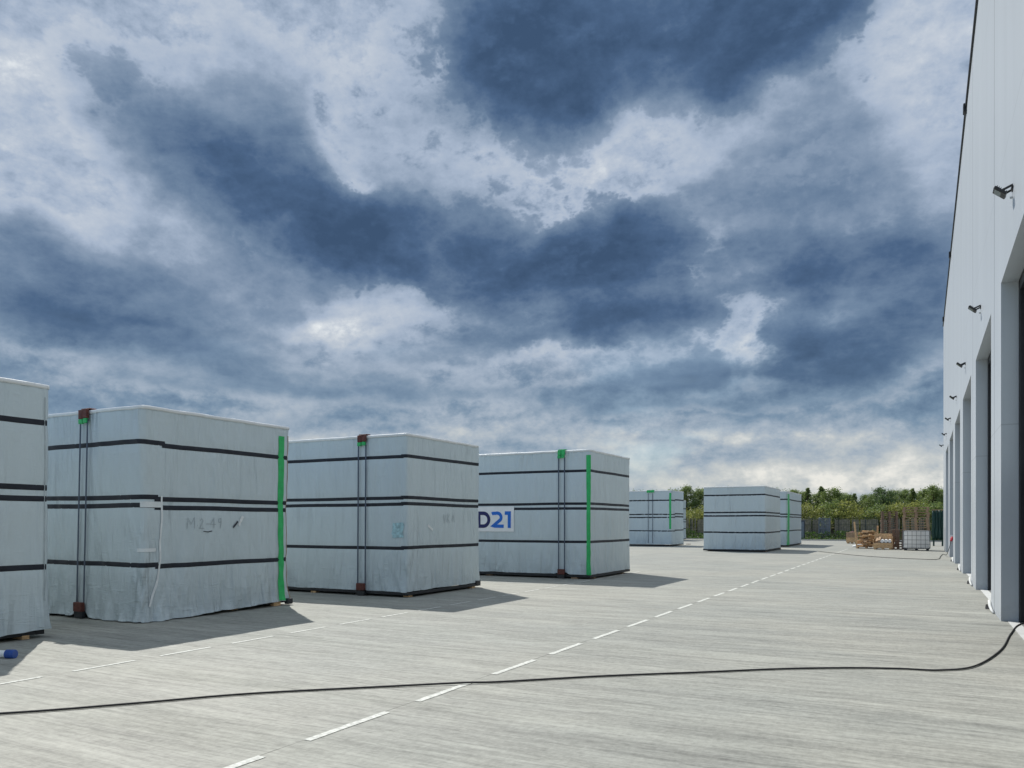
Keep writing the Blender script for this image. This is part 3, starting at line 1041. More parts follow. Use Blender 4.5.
# A: cut off by the left edge
A = dict(x0=-17.0, x1=-10.50, y0=3.05, y1=6.42, H=3.42)
t = module('grey wrapped module at the left edge, only its striped end beside the blue-capped tube showing', **A)
w = Wrap(**A, seed=1, slack=1.1, hem=lambda q: 0.075 + 0.04 * max(0, min(1, (q - 6.5 - 2.3) / 1.0)), bands=(2.87, 1.985, 1.84, 0.915))
L = w.Lx + w.Ly
w.shell(t, 0.05, front_from=5.5)
for z in (2.87, 1.985, 1.84, 0.915):
    w.strip(t, 'tape_band', M['tape'], 4.5, L - 0.03, z, 0.075)
w.upright(t, 'seam', M['ink'], L - 0.085, 0.016, 0.5, 3.25, 0.008)
w.trim(t)
w.frame(t)
w.skids(t, [(-10.66, 6.12), (-10.66, 4.6), (-10.66, 3.2), (-14, 6.12), (-16.8, 6.12), (-16.8, 3.2)])

# B: second module
B = dict(x0=-16.6, x1=-10.66, y0=7.93, y1=11.10, H=3.37)
BL = B['x1'] - B['x0']
t = module('grey wrapped module with bright green far-edge strip and loose hem trailing on the ground', **B)
def hemB(q):
    if q < BL:
        v = 0.028 + 0.012 * math.sin(q * 2)
        xr = B['x0'] + q
        v += 0.16 * max(0, 1 - abs(xr + 12.10) / 0.20)
        return v if xr < -11.2 else 0.02
    return 0.010 + 0.085 * max(0, min(1, (q - BL - 0.3) / 2.9))
w = Wrap(**B, seed=2, slack=1.9, hem=hemB, flare=0.075, bands=(2.76, 1.905, 1.775, 0.845), rad=0.10)
L = w.Lx + w.Ly
w.shell(t, 0.034, front_from=2.5)
for z in (2.76, 1.905, 1.775, 0.845):
    cut = BL + (0.42 if z > 2 else 0.30)
    w.strip(t, 'tape_band', M['tape'], 1.5, cut, z + 0.014, 0.075)
    w.strip(t, 'tape_band', M['tape'], cut - 0.06, L + 0.05, z - 0.016, 0.075, off=0.009)
w.upright(t, 'green_strip', M['green'], L - 0.28, 0.14, 0.10, 3.18, 0.013, 0.015)
w.upright(t, 'edge_cord', M['redwood'], L - 0.045, 0.022, 0.12, 3.2, 0.010, 0.0)
w.ribbon(t, 'pale_seam_tape', M['paper'], [[(BL + 0.36, 1.98), (BL + 0.36, 1.62), (BL + 0.33, 1.25), (BL + 0.335, 0.95), (BL + 0.24, 0.55), (BL + 0.13, 0.24)]], 0.034, 0.012)
w.patch(t, 'pale_tape_patch', M['paper'], BL - 0.05, BL + 0.38, 1.795, 1.885, 0.012)
w.patch(t, 'pale_tape_patch', M['paper'], BL - 0.12, BL + 0.26, 1.10, 1.155, 0.010)
q0, z0 = BL + 0.84, 1.46
hand = [[(0, 0), (0.01, .24), (.09, .10), (.17, .25), (.18, .0)],                       # M
        [(.25, .06), (.27, .06)],
        [(.33, .17), (.38, .22), (.43, .17), (.33, .0), (.45, .0)],                     # 2
        [(.50, .10), (.60, .10)],                                                       # -
        [(.72, .0), (.72, .24), (.63, .09), (.77, .09)],                                # 4
        [(.92, .15), (.86, .13), (.85, .21), (.92, .23), (.93, .14), (.90, .0)]]        # 9
w.ribbon(t, 'handwriting', M['ink'], [[(q0 + a * 0.74, z0 + b_ * 0.74) for a, b_ in ln] for ln in hand], 0.011)
w.ribbon(t, 'marker_stroke', M['darkink'], [[(q0 + .32, z0 - 0.05), (q0 + .41, z0 - 0.06), (q0 + .50, z0 - 0.045)]], 0.014)
w.ribbon(t, 'pale_tag', M['paper'], [[(BL + 1.93, 1.50), (BL + 2.03, 1.67)]], 0.055, 0.011)
w.ribbon(t, 'marker_stroke', M['darkink'], [[(BL + 1.80, 1.47), (BL + 1.90, 1.58)]], 0.035, 0.011)
w.trim(t)
w.frame(t, 0.05, 0.2)
w.straps(t, -12.09, -11.91, 3.22, 0.25, 0.10)
w.skids(t, [(-10.72, 10.80), (-10.86, 9.9)], 'wood', (0.10, 0.18), 0.075)
MB().box((-10.66, 10.96, 0.02), (-10.56, 11.10, 0.13), 0.02).build('corner_foot', M['base'], t)

# C: third module
Cc = dict(x0=-15.6, x1=-9.44, y0=13.22, y1=16.18, H=3.41)
CL = Cc['x1'] - Cc['x0']
t = module('grey wrapped module with a torn pale blue label beside its corner and dark straps', **Cc)
w = Wrap(**Cc, seed=3, slack=1.15, hem=lambda q: 0.125 if q > CL else 0.11, flare=0.02, bands=(2.9, 2.03, 1.90, 0.985), rad=0.06)
L = w.Lx + w.Ly
w.shell(t, 0.04, front_from=2.5)
for z in (2.9, 2.03, 1.90, 0.985):
    w.strip(t, 'tape_band', M['tape'], 1.5, CL - 0.10, z + 0.002, 0.07)
    w.strip(t, 'tape_band', M['tape'], CL - 0.16, L - 0.02, z + 0.014, 0.07, off=0.009)
w.patch(t, 'torn_label', M['cyan'], CL - 0.37, CL - 0.10, 1.24, 1.55, 0.011, 0.05)
w.ribbon(t, 'pale_tag', M['paper'], [[(CL + 0.75, 1.50), (CL + 0.95, 1.40)]], 0.05, 0.010)
hw_ = [[(0, .2), (.04, .0), (.09, .18)], [(.16, .0), (.16, .22)], [(.16, .1), (.26, .2)], [(.16, .1), (.27, .0)], [(.36, .04), (.42, .18), (.48, .02)]]
w.ribbon(t, 'handwriting', M['ink'], [[(CL + 1.35 + a, 1.55 + b_) for a, b_ in ln] for ln in hw_], 0.012)
w.trim(t)
w.frame(t, -0.012, 0.105)
w.straps(t, -10.68, -10.48, 3.22, 0.22, 0.02)
w.skids(t, [(-9.5, 15.9), (-9.55, 13.4), (-12, 13.3), (-15.3, 13.3)], 'wood', (0.14, 0.14), 0.044)
MB().box((-9.46, 16.0, 0.044), (-9.41, 16.2, 0.17), 0.01).build('corner_foot', M['base'], t)

# D: fourth module with the sign
D = dict(x0=-14.3, x1=-8.06, y0=19.87, y1=23.12, H=3.57)
DL = D['x1'] - D['x0']
t = module('grey wrapped module carrying the white D21 sign and a green strip down its corner', **D)
def hemD(q):
    v = 0.125
    if q < DL:
        v += 0.10 * max(0, 1 - abs(D['x0'] + q + 8.9) / 0.22)
    return v
w = Wrap(**D, seed=4, slack=1.2, hem=hemD, flare=0.03, bands=(2.96, 2.05, 1.92, 0.99), rad=0.06)
L = w.Lx + w.Ly
w.shell(t, 0.045, front_from=2.0)
for z in (2.96, 2.05, 1.92, 0.99):
    w.strip(t, 'tape_band', M['tape'], 1.5, L - 0.02, z, 0.072)
w.upright(t, 'green_strip', M['green'], DL - 0.115, 0.13, 0.12, 3.42, 0.016, 0.006)
q0 = lambda x: x - D['x0']
sg = w.patch(t, 'sign_board', M['white'], q0(-11.95), q0(-10.42), 1.30, 2.03, 0.018)
lt = MB()
def glyph(lines, wd, mat, name):
    o = w.ribbon(None, name, mat, lines, wd, 0.024)
    o.parent = sg
    o.data.transform(ROOT[t.name].inverted())
z0, hh, sw = 1.405, 0.485, 0.105
xD = q0(-11.64)
glyph([[(xD + sw / 2, z0 + sw / 2), (xD + sw / 2, z0 + hh - sw / 2), (xD + 0.19, z0 + hh - sw / 2)] + arc(xD + 0.19, z0 + hh / 2, 0.20, hh / 2 - sw / 2, 90, -90, 14)[1:] + [(xD, z0 + sw / 2)]], sw, M['navy'], 'letter_d')
x2 = q0(-11.165)
glyph([[(x2 + 0.02, z0 + hh - sw * 0.75)] + [(x2 + 0.06, z0 + hh - sw * 0.55)] + arc(x2 + 0.19, z0 + hh - 0.175, 0.135, 0.125, 110, -35, 10) + [(x2 + 0.07, z0 + sw * 0.62), (x2 + 0.12, z0 + sw / 2), (x2 + 0.41, z0 + sw / 2)]], sw * 0.92, M['blue'], 'digit_two')
x1 = q0(-10.72)
glyph([[(x1, z0 + hh - sw / 2), (x1 + 0.15, z0 + hh - sw / 2)], [(x1 + 0.15, z0 + hh), (x1 + 0.15, z0)]], sw, M['blue'], 'digit_one')
w.trim(t)
w.frame(t, -0.005, 0.115)
w.straps(t, -9.00, -8.82, 3.38, 0.24, 0.0, top_mat='green', green=True)
w.skids(t, [(-8.2, 20.3), (-8.2, 22.6), (-11.3, 20.02), (-13.9, 20.0), (-8.55, 19.96)], 'redwood', (0.2, 0.14), 0.044)

# E: far module with the short green strip
E_ = dict(x0=-20.5, x1=-14.72, y0=50.5, y1=53.5, H=3.72)
EL = E_['x1'] - E_['x0']
t = module('small far wrapped module whose thin green strip stops above its lowest band', **E_)
w = Wrap(**E_, seed=5, slack=1.0, hem=lambda q: 0.12, bands=(3.02, 2.08, 1.88, 0.98))
L = w.Lx + w.Ly
w.shell(t, 0.10)
for z, h_ in ((3.02, 0.09), (2.08, 0.09), (1.88, 0.09), (0.98, 0.08)):
    w.strip(t, 'tape_band', M['tape'], 0.5, EL + 0.9, z, h_, step=0.15)
    w.strip(t, 'tape_band', M['tape'], EL + 0.8, L - 0.05, z + 0.05, h_, off=0.010, step=0.15)
w.upright(t, 'green_strip', M['green'], EL - 0.15, 0.14, 1.15, 3.55, 0.02)
w.trim(t)
w.frame(t, 0.0, 0.11)
w.straps(t, -16.30, -16.0, 3.55, 0.2, 0.0, top_mat='green', green=False, bot=False, bw=0.5)
w.skids(t, [(-15, 50.9), (-15, 55.8), (-18, 50.8), (-20, 50.8)], 'darkwood', (0.3, 0.2), 0.044)

# F: plain module in the middle of the yard
F_ = dict(x0=-10.70, x1=-7.40, y0=42.85, y1=47.9, H=3.53)
FL = F_['x1'] - F_['x0']
t = module('plain wrapped module with dark bands only, without any green strip or strap', **F_)
w = Wrap(**F_, seed=6, slack=1.1, hem=lambda q: 0.12, bands=(3.02, 2.08, 1.9, 1.0))
L = w.Lx + w.Ly
w.shell(t, 0.08)
for z in (3.02, 2.08, 1.90, 1.0):
    w.strip(t, 'tape_band', M['tape'], 0.02, L - 0.05, z, 0.085, step=0.12)
w.trim(t)
w.frame(t, -0.01, 0.125)
w.skids(t, [(-7.5, 43.2), (-7.5, 48.0), (-10.4, 43.2)], 'darkwood', (0.2, 0.3), 0.044)

# G: behind F
G_ = dict(x0=-11.2, x1=-7.78, y0=53.0, y1=59.8, H=3.62)
GL_ = G_['x1'] - G_['x0']
t = module('wrapped module with a green strip, half hidden behind the plain banded module', **G_)
w = Wrap(**G_, seed=7, slack=1.0, hem=lambda q: 0.12, bands=(2.8, 1.85, 1.6, 1.0))
L = w.Lx + w.Ly
w.shell(t, 0.10, front_from=0)
for z in (3.05, 2.08, 1.90, 1.0):
    w.strip(t, 'tape_band', M['tape'], 0.3, L - 0.05, z, 0.085, step=0.15)
w.upright(t, 'green_strip', M['green'], GL_ - 0.02, 0.95, 0.12, 3.45, 0.02)
w.trim(t)
w.frame(t, 0.0, 0.11)
w.skids(t, [(-8, 53.4), (-8, 59.3), (-8, 54.4)], 'wood', (0.3, 0.3), 0.044)

# H: farthest module, only its edge shows past E
H_ = dict(x0=-25.2, x1=-19.2, y0=66.5, y1=70.6, H=3.6)
t = module('farthest wrapped module, a thin dark-edged sliver past the module with the short green strip', **H_)
w = Wrap(**H_, seed=8, slack=1.0, hem=lambda q: 0.14, bands=(2.8, 1.85, 1.6, 1.0))
L = w.Lx + w.Ly
w.shell(t, 0.14)
for z in (2.8, 1.85, 1.6, 1.0):
    w.strip(t, 'tape_band', M['tape'], 0.5, L - 0.05, z, 0.09, step=0.2)
w.trim(t)
w.frame(t, 0.0, 0.12)

# ------------------------------------------------------------------ cable, tube, socket
def smooth_path(pts, n=14):
    P = [Vector(p) for p in pts]
    P = [P[0] * 2 - P[1]] + P + [P[-1] * 2 - P[-2]]
    out = []
    for i in range(1, len(P) - 2):
        for k in range(n):
            u = k / n
            a, b, c, d = P[i - 1], P[i], P[i + 1], P[i + 2]
            out.append(0.5 * ((2 * b) + (c - a) * u + (2 * a - 5 * b + 4 * c - d) * u * u + (3 * b - a - 3 * c + d) * u ** 3))
    out.append(P[-2])
    return out
cab = smooth_path([(-9.6, 1.0, .013), (-8.0, 2.35, .013), (-6.58, 3.62, .013), (-5.95, 4.35, .013), (-5.36, 5.09, .013), (-4.45, 5.92, .013), (-3.9, 6.36, .020), (-3.62, 6.60, .013), (-2.85, 7.32, .013),
                   (-2.03, 7.98, .013), (-1.3, 8.58, .013), (-0.68, 8.97, .013), (-0.2, 9.17, .013), (0.16, 9.27, .013), (0.50, 9.72, .013), (0.84, 11.1, .013), (1.08, 12.75, .013), (1.31, 14.0, .018), (1.62, 14.35, .024), (2.4, 14.5, .024), (5.5, 14.4, .024)])
tag(MB().tube(cab, 0.0100, 8).build('power_cable', M['rubber'], smooth=True), 'thick black cable curving across the concrete into the nearest doorway', 'cable')

t = thing('capped_tube', 'white tube with a blue end cap lying in the shade by the left-edge module', 'tube', (-9.6, 4.98, 0))
dv = Vector((0.93, 0.36, 0)).normalized()
e_ = Vector((-9.22, 5.20, 0.048))
MB().tube([e_ - dv * 1.5, e_ - dv * 0.04], 0.042, 16).build('tube_body', M['white'], t, False)
MB().tube([e_ - dv * 0.075, e_ - dv * 0.07, e_ + dv * 0.025, e_ + dv * 0.033], [0.044, 0.052, 0.052, 0.046], 16).build('end_cap', M['bluecap'], t, False)

px_, py_ = WX + 0.10, 40.62
t = thing('power_plug', 'red plug with white collar on the shaded side of a far warehouse pillar', 'plug', (px_, py_, 0.8))
MB().box((px_ - 0.07, py_ - 0.06, 0.86), (px_ + 0.07, py_ - 0.002, 1.0), 0.012).build('socket_box', M['white'], t)
MB().tube([(px_, py_ - 0.061, 0.90), (px_ - 0.02, py_ - 0.14, 0.83), (px_ - 0.05, py_ - 0.22, 0.74)], [0.05, 0.062, 0.045], 12).build('plug_body', M['red'], t)
c2 = smooth_path([(px_ - 0.05, py_ - 0.22, 0.74), (px_ - 0.12, py_ - 0.3, 0.45), (px_ - 0.2, py_ + 0.3, .12), (0.95, 43.0, .02), (0.88, 43.6, .02), (0.74, 41.0, .02), (0.54, 37.4, .02), (-0.2, 37.3, .02), (-1.02, 37.83, .02), (-2.6, 39.9, .02), (-4.22, 43.17, .02), (-5.0, 45.0, .02)], 10)
tag(MB().tube(c2, 0.012, 6).build('extension_cable', M['rubber'], smooth=True), 'thin dark cable trailing from the red plug across the far concrete', 'cable')


# ------------------------------------------------------------------ far end of the yard: pallets, crates, container
def pallet(label, group, loc, rz, mat, L=1.2, Wd=0.8):
    t = thing('pallet', label, 'pallet', (0, 0, 0), group)
    b = MB()
    for k in range(5):
        y = -Wd / 2 + 0.05 + k * (Wd - 0.1) / 4
        b.box((-L / 2, y - 0.055, 0.122), (L / 2, y + 0.055, 0.144))
    for x in (-L / 2 + 0.07, 0, L / 2 - 0.07):
        b.box((x - 0.07, -Wd / 2, 0.100), (x + 0.07, Wd / 2, 0.121))
    b.build('deck_boards', mat, t)
    c = MB()
    for x in (-L / 2 + 0.07, 0, L / 2 - 0.07):
        for y in (-Wd / 2 + 0.06, 0, Wd / 2 - 0.06):
            c.box((x - 0.07, y - 0.055, 0.022), (x + 0.07, y + 0.055, 0.099))
    for y in (-Wd / 2 + 0.06, 0, Wd / 2 - 0.06):
        c.box((-L / 2, y - 0.055, 0.0), (L / 2, y + 0.055, 0.021))
    c.build('blocks', mat, t)
    t.location = loc
    t.rotation_euler = (0, 0, rz)
    return t

def stack(n, x, y, z, rz, mat, group, word, L=1.2, Wd=0.8, jit=0.03, pitch=0.144):
    """n pallets on one another; each labelled by its level"""
    ords = ['lowest', 'second', 'third', 'fourth', 'fifth', 'sixth', 'seventh', 'eighth', 'ninth', 'tenth', 'eleventh', 'twelfth', 'thirteenth', 'fourteenth', 'fifteenth', 'sixteenth']
    first = None
    for k in range(n):
        lv = 'topmost' if k == n - 1 else ('lowest' if k == 0 else ords[k] + ' from the bottom')
        lab = '%s pallet, %s in the stack %s' % ('red-brown' if mat == M['redwood'] else 'dark', lv, word)
        p = (x + random.uniform(-jit, jit), y + random.uniform(-jit, jit), z + k * (pitch + 0.001))
        a = rz + random.uniform(-0.03, 0.03)
        if first is None:
            first = pallet(lab, group, p, a, mat, L, Wd)
        else:
            c = copy_tree(first, p, a)
            c['label'] = lab

# white liquid container in its cage, on its own pallet
ix, iy = -0.30, 49.75
t = thing('liquid_container', 'white caged liquid container carrying a tall stack of pallets', 'container', (ix, iy, 0))
MB().box((ix - 0.63, iy - 0.52, 0.13), (ix + 0.63, iy + 0.52, 1.13), 0.06).build('tank', M['tank'], t)
cg = MB()
for zz in (0.16, 0.36, 0.60, 0.84, 1.10):
    for sy in (-1, 1):
        cg.bar((ix - 0.66, iy + sy * 0.55, zz), (ix + 0.66, iy + sy * 0.55, zz), 0.022, 0.022)
    for sx in (-1, 1):
        cg.bar((ix + sx * 0.66, iy - 0.55, zz), (ix + sx * 0.66, iy + 0.55, zz), 0.022, 0.022)
for k in range(7):
    xx = ix - 0.66 + 1.32 * k / 6
    for sy in (-1, 1):
        cg.bar((xx, iy + sy * 0.574, 0.13), (xx, iy + sy * 0.574, 1.12), 0.022, 0.02)
for k in range(6):
    y_ = iy - 0.55 + 1.1 * k / 5
    for sx in (-1, 1):
        cg.bar((ix + sx * 0.684, y_, 0.13), (ix + sx * 0.684, y_, 1.12), 0.022, 0.02)
cg.build('cage', M['cagebar'], t)
pb = MB()
for x in (-0.55, 0, 0.55):
    for y in (-0.45, 0, 0.45):
        pb.box((ix + x - 0.07, iy + y - 0.07, 0.0), (ix + x + 0.07, iy + y + 0.07, 0.09))
pb.box((ix - 0.66, iy - 0.56, 0.091), (ix + 0.66, iy + 0.56, 0.126))
pb.build('pallet_base', M['base'], t)
stack(9, ix - 0.03, iy, 1.135, 0.0, M['redwood'], 'pallets stacked on the white container', 'on the white container', 1.32, 1.0)

# dark pallet stacks behind the crates
stack(16, -1.98, 58.0, 0.0, 0.1, M['darkwood'], 'pallets in the tall dark stack', 'behind the open crate', 1.0, 0.8)
stack(8, -1.27, 51.5, 0.0, 0.03, M['darkwood'], 'pallets in the low dark stack', 'between the open crate and white container', 0.66, 0.9)

# open-topped timber crate with pale rolls inside
cx, cy = -2.05, 50.4
t = thing('open_crate', 'open tan timber crate holding pale rolls, beside the white container', 'crate', (cx, cy, 0))
c = MB()
for k in range(2):
    c.box((cx - 0.48, cy - 0.42, 0.11 + k * 0.145), (cx + 0.48, cy - 0.395, 0.245 + k * 0.145), 0.004)
for k in range(5):
    c.box((cx - 0.40 + k * 0.19, cy - 0.439, 0.10), (cx - 0.33 + k * 0.19, cy - 0.421, 0.39), 0.003)
c.build('front_boards', M['wood'], t)
c = MB()
for k in range(5):
    c.box((cx - 0.48, cy + 0.395, 0.11 + k * 0.165), (cx + 0.48, cy + 0.42, 0.265 + k * 0.165), 0.004)
c.build('back_boards', M['wood'], t)
for sx in (-1, 1):
    c = MB()
    for k in range(4 if sx > 0 else 3):
        c.box((cx + sx * 0.482, cy - 0.42, 0.11 + k * 0.165), (cx + sx * 0.507, cy + 0.42, 0.265 + k * 0.165), 0.004)
    c.build('side_boards', M['wood'], t)
c = MB().box((cx - 0.48, cy - 0.39, 0.09), (cx + 0.48, cy + 0.39, 0.108))
for x in (-0.4, 0, 0.4):
    c.box((cx + x - 0.06, cy - 0.42, 0), (cx + x + 0.06, cy + 0.42, 0.089))
c.build('skids', M['wood'], t)
for k, x in enumerate((-0.03, 0.17, 0.37)):
    o = MB().tube([(cx + x, cy - 0.36, 0.49), (cx + x, cy + 0.33, 0.52)], 0.092, 14).build('paper_roll', M['white'], None, False)
    tag(o, ['pale roll lying leftmost in the open tan crate', 'pale roll lying in the middle of the open tan crate', 'pale roll lying rightmost in the open tan crate'][k], 'roll', 'pale rolls in the open crate')
b = MB().box((cx - 0.44, cy - 0.36, 0.112), (cx + 0.44, cy + 0.36, 0.395), 0.03)
tag(b.build('packing_carton', M['darkwood']), 'dark brown carton filling the bottom of the open tan crate', 'carton')
for k, (x, z) in enumerate(((-0.33, 0.47), (-0.20, 0.52))):
    tag(MB().bar((cx + x, cy - 0.30, z), (cx + x + 0.05, cy + 0.35, z + 0.2), 0.11, 0.07, (0, 0, 1), 0.006).build('beam_offcut', M['oldwood']),
        ['grey-brown beam offcut leaning at the left end of the open crate', 'grey-brown beam offcut between the leftmost roll and another offcut in the open crate'][k], 'offcut')

# heap of boards with uprights
heap = [('wood', 0.16, 0.08), ('oldwood', 0.14, 0.07), ('redwood', 0.12, 0.07), ('wood', 0.24, 0.05)]
rng = random.Random(5)
HL = ['tan board in the heap of offcuts left of the open crate', 'grey-brown board in the heap of offcuts left of the open crate',
      'reddish board in the heap of offcuts left of the open crate', 'wide tan plank in the heap of offcuts left of the open crate']
hx, hy = -3.02, 52.1
crib = thing('crib', 'rough timber frame holding a heap of offcuts left of the open crate', 'timber frame', (hx, hy, 0))
for x in (-0.5, 0.0, 0.48):
    MB().box((hx + x - 0.05, hy - 0.45, 0.0), (hx + x + 0.05, hy + 0.45, 0.10), 0.005).build('bearer', M['wood'], crib)
c = MB()
for k in range(6):
    c.box((hx - 0.55, hy - 0.42 + k * 0.15, 0.101), (hx + 0.55, hy - 0.30 + k * 0.15, 0.123), 0.003)
c.build('deck_boards', M['wood'], crib)
MB().bar((hx - 0.50, hy - 0.47, 0), (hx - 0.66, hy - 0.44, 1.62), 0.10, 0.06, (0, 1, 0), 0.005).build('post', M['wood'], crib)
MB().bar((hx + 0.56, hy + 0.35, 0.0), (hx + 0.60, hy + 0.30, 1.38), 0.10, 0.06, (0, 1, 0), 0.005).build('post', M['wood'], crib)
for k in range(60):
    lv = k / 60
    zc = 0.15 + 0.92 * lv
    kind, bw, bt = heap[k % 4]
    ln = rng.uniform(0.6, 1.2) * (1 - 0.25 * lv)
    a = rng.uniform(-0.5, 0.5) if k % 3 else rng.uniform(1.0, 2.0)
    cxx = hx + rng.uniform(-0.18, 0.18) + 0.05
    cyy = hy + rng.uniform(-0.36, 0.3)
    tl = rng.uniform(-0.16, 0.16)
    p = Vector((cxx - math.cos(a) * ln / 2, cyy - math.sin(a) * ln / 2, zc - tl * ln / 2))
    q = Vector((cxx + math.cos(a) * ln / 2, cyy + math.sin(a) * ln / 2, zc + tl * ln / 2))
    tag(MB().bar(p, q, bw, bt, (0, 0, 1), 0.005).build('board', M[kind]), HL[k % 4], 'board', 'boards in the offcut heap')
# red-brown low crate further left
rx, ry = -4.70, 63.9
t = thing('low_crate', 'low red-brown crate with a rounded load, leftmost of the timber pile', 'crate', (rx, ry, 0))
for nm, za, zb_, mt in (('lower_boards', 0.10, 0.46, 'wood'), ('upper_boards', 0.47, 0.86, 'redwood')):
    c = MB()
    for sy in (-1, 1):
        c.box((rx - 0.36, ry + sy * 0.4 - 0.013, za), (rx + 0.36, ry + sy * 0.4 + 0.013, zb_), 0.003)
    for sx in (-1, 1):
        c.box((rx + sx * 0.374 - 0.013, ry - 0.4, za), (rx + sx * 0.374 + 0.013, ry + 0.4, zb_), 0.003)
    c.build(nm, M[mt], t)
c = MB().box((rx - 0.36, ry - 0.38, 0.085), (rx + 0.36, ry + 0.38, 0.098))
for x in (-0.27, 0, 0.27):
    c.box((rx + x - 0.06, ry - 0.4, 0), (rx + x + 0.06, ry + 0.4, 0.084))
c.build('skids', M['wood'], t)
s_ = MB()
for j in range(7):
    for i in range(9):
        x, y = -0.34 + 0.68 * i / 8, -0.37 + 0.74 * j / 6
        e = max(0, 1 - (x / 0.35) ** 2) * max(0, 1 - (y / 0.39) ** 2)
        s_.v.append((rx + x, ry + y, 0.66 + 0.26 * math.sqrt(e) + 0.04 * noise.noise((x * 6, y * 6, 3))))
for j in range(6):
    for i in range(8):
        a = j * 9 + i
        s_.f.append((a, a + 1, a + 10, a + 9))
tag(s_.build('covered_load', M['redoxide'], smooth=True), 'dark red rounded bundle bulging out of the low red-brown crate', 'bundle')
tag(MB().tube([(-3.95, 54.3, 0.05), (-3.55, 54.0, 0.11), (-3.2, 54.2, 0.05)], [0.06, 0.13, 0.05], 10).build('white_sack', M['white'], smooth=True), 'small crumpled white sack on the ground by the offcut heap', 'sack')

# dark green bundle of rolls on a stand by the warehouse end
gx, gy = 0.93, 59.7
t = thing('rolled_sheet_rack', 'dark green upright rolls bound together on a low stand by the warehouse end', 'rack', (gx, gy, 0))
for k, x in enumerate((-0.27, -0.09, 0.09, 0.27)):
    pts = []
    for i in range(9):
        z = 0.42 + 1.98 * i / 8
        pts.append((gx + x * (1.0 + 0.05 * math.sin(i)) + 0.01 * math.sin(i * 2 + k), gy + 0.03 * math.sin(k * 2 + i), z))
    MB().tube(pts, [0.085, 0.10, 0.11, 0.105, 0.11, 0.10, 0.105, 0.10, 0.08], 10).build('roll', M['darkgreen'], t, True)
c = MB()
for x in (-0.26, 0.26):
    c.box((gx + x - 0.05, gy - 0.2, 0.0), (gx + x + 0.05, gy + 0.2, 0.36), 0.01)
c.box((gx - 0.4, gy - 0.2, 0.361), (gx + 0.4, gy + 0.2, 0.40), 0.005)
c.build('stand', M['darkgreen'], t)
MB().box((gx - 0.38, gy - 0.04, 2.41), (gx + 0.38, gy + 0.04, 2.45), 0.005).build('top_rail', M['oldwood'], t)

# ------------------------------------------------------------------ fence, gate, cabinet, weeds
FY = 84.6
t = thing('yard_fence', 'long dark wire fence with brown screen slats closing off the far yard', 'fence', (-10, FY, -0.12))
c = MB()
xx = -60.0
while xx < 40:
    c.bar((xx, FY, -0.12), (xx, FY, 2.12), 0.06, 0.06)
    xx += 2.5
c.build('posts', M['fence'], t)
c = MB()
for zz in (0.1, 0.75, 1.4, 2.05):
    c.bar((-60, FY - 0.045, zz), (40, FY - 0.045, zz), 0.018, 0.018)
x = -60.0
while x < 40:
    c.bar((x, FY - 0.062, 0.02), (x, FY - 0.062, 2.1), 0.012, 0.008, (0, 1, 0))
    x += 0.16
c.build('wire_mesh', M['fence'], t)
c = MB()
x = -60.0
rr = random.Random(3)
while x < 40:
    if rr.random() < 0.72:
        c.box((x, FY + 0.04, 0.05), (x + 0.13, FY + 0.05, 1.95 + rr.uniform(-0.08, 0.06)))
    x += 0.16
c.build('screen_slats', M['slat'], t)

t = thing('gate_leaf', 'blue-grey lattice gate leaf leaning against the far fence', 'gate', (-8.75, 83.9, -0.12))
a, b_ = -9.25, -8.25
c = MB()
for x in (a, b_):
    c.bar((x, 83.9, -0.12), (x, 84.0, 2.05), 0.08, 0.06)
for z in (0.0, 0.95, 2.0):
    c.bar((a, 83.95, z), (b_, 83.95, z), 0.07, 0.05)
c.build('gate_frame', M['gate'], t)
c = MB()
for k in range(9):
    x = a + 0.1 + k * 0.1
    c.bar((x, 83.955, 0.0), (x, 83.99, 2.0), 0.055, 0.01, (0, 1, 0))
c.bar((a, 83.90, 0.02), (b_, 83.90, 0.95), 0.06, 0.02, (0, 1, 0))
c.bar((a, 83.90, 1.95), (b_, 83.90, 0.98), 0.06, 0.02, (0, 1, 0))
c.build('gate_infill', M['gate'], t)
t = thing('utility_cabinet', 'slim dark blue cabinet beside the module with a green strip', 'cabinet', (-10.75, 82.5, -0.12))
MB().box((-11.05, 82.2, -0.02), (-10.45, 82.8, 1.75), 0.03).build('cabinet_body', M['cabinet'], t)
MB().box((-11.09, 82.16, 1.751), (-10.41, 82.84, 1.82), 0.02).build('cabinet_lid', M['cabinet'], t)
MB().box((-11.02, 82.185, 0.08), (-10.48, 82.198, 1.68), 0.004).build('cabinet_door', M['gate'], t)
MB().box((-11.08, 82.18, -0.12), (-10.42, 82.82, -0.021)).build('plinth', M['kerb'], t)


def leaf_quad(mb, p, size, rng_, flat=0.0):
    n = Vector((rng_.gauss(0, 1), rng_.gauss(0, 1), rng_.gauss(0, 1) + flat)).normalized()
    a = n.orthogonal().normalized()
    a = (Matrix.Rotation(rng_.uniform(0, 6.28), 3, n) @ a)
    b = n.cross(a)
    l, w_ = size * rng_.uniform(0.7, 1.3), size * rng_.uniform(0.35, 0.6)
    o = len(mb.v)
    mb.v += [tuple(p - a * l * 0.5), tuple(p + b * w_ * 0.5), tuple(p + a * l * 0.5), tuple(p - b * w_ * 0.5)]
    mb.f.append((o, o + 1, o + 2, o + 3))


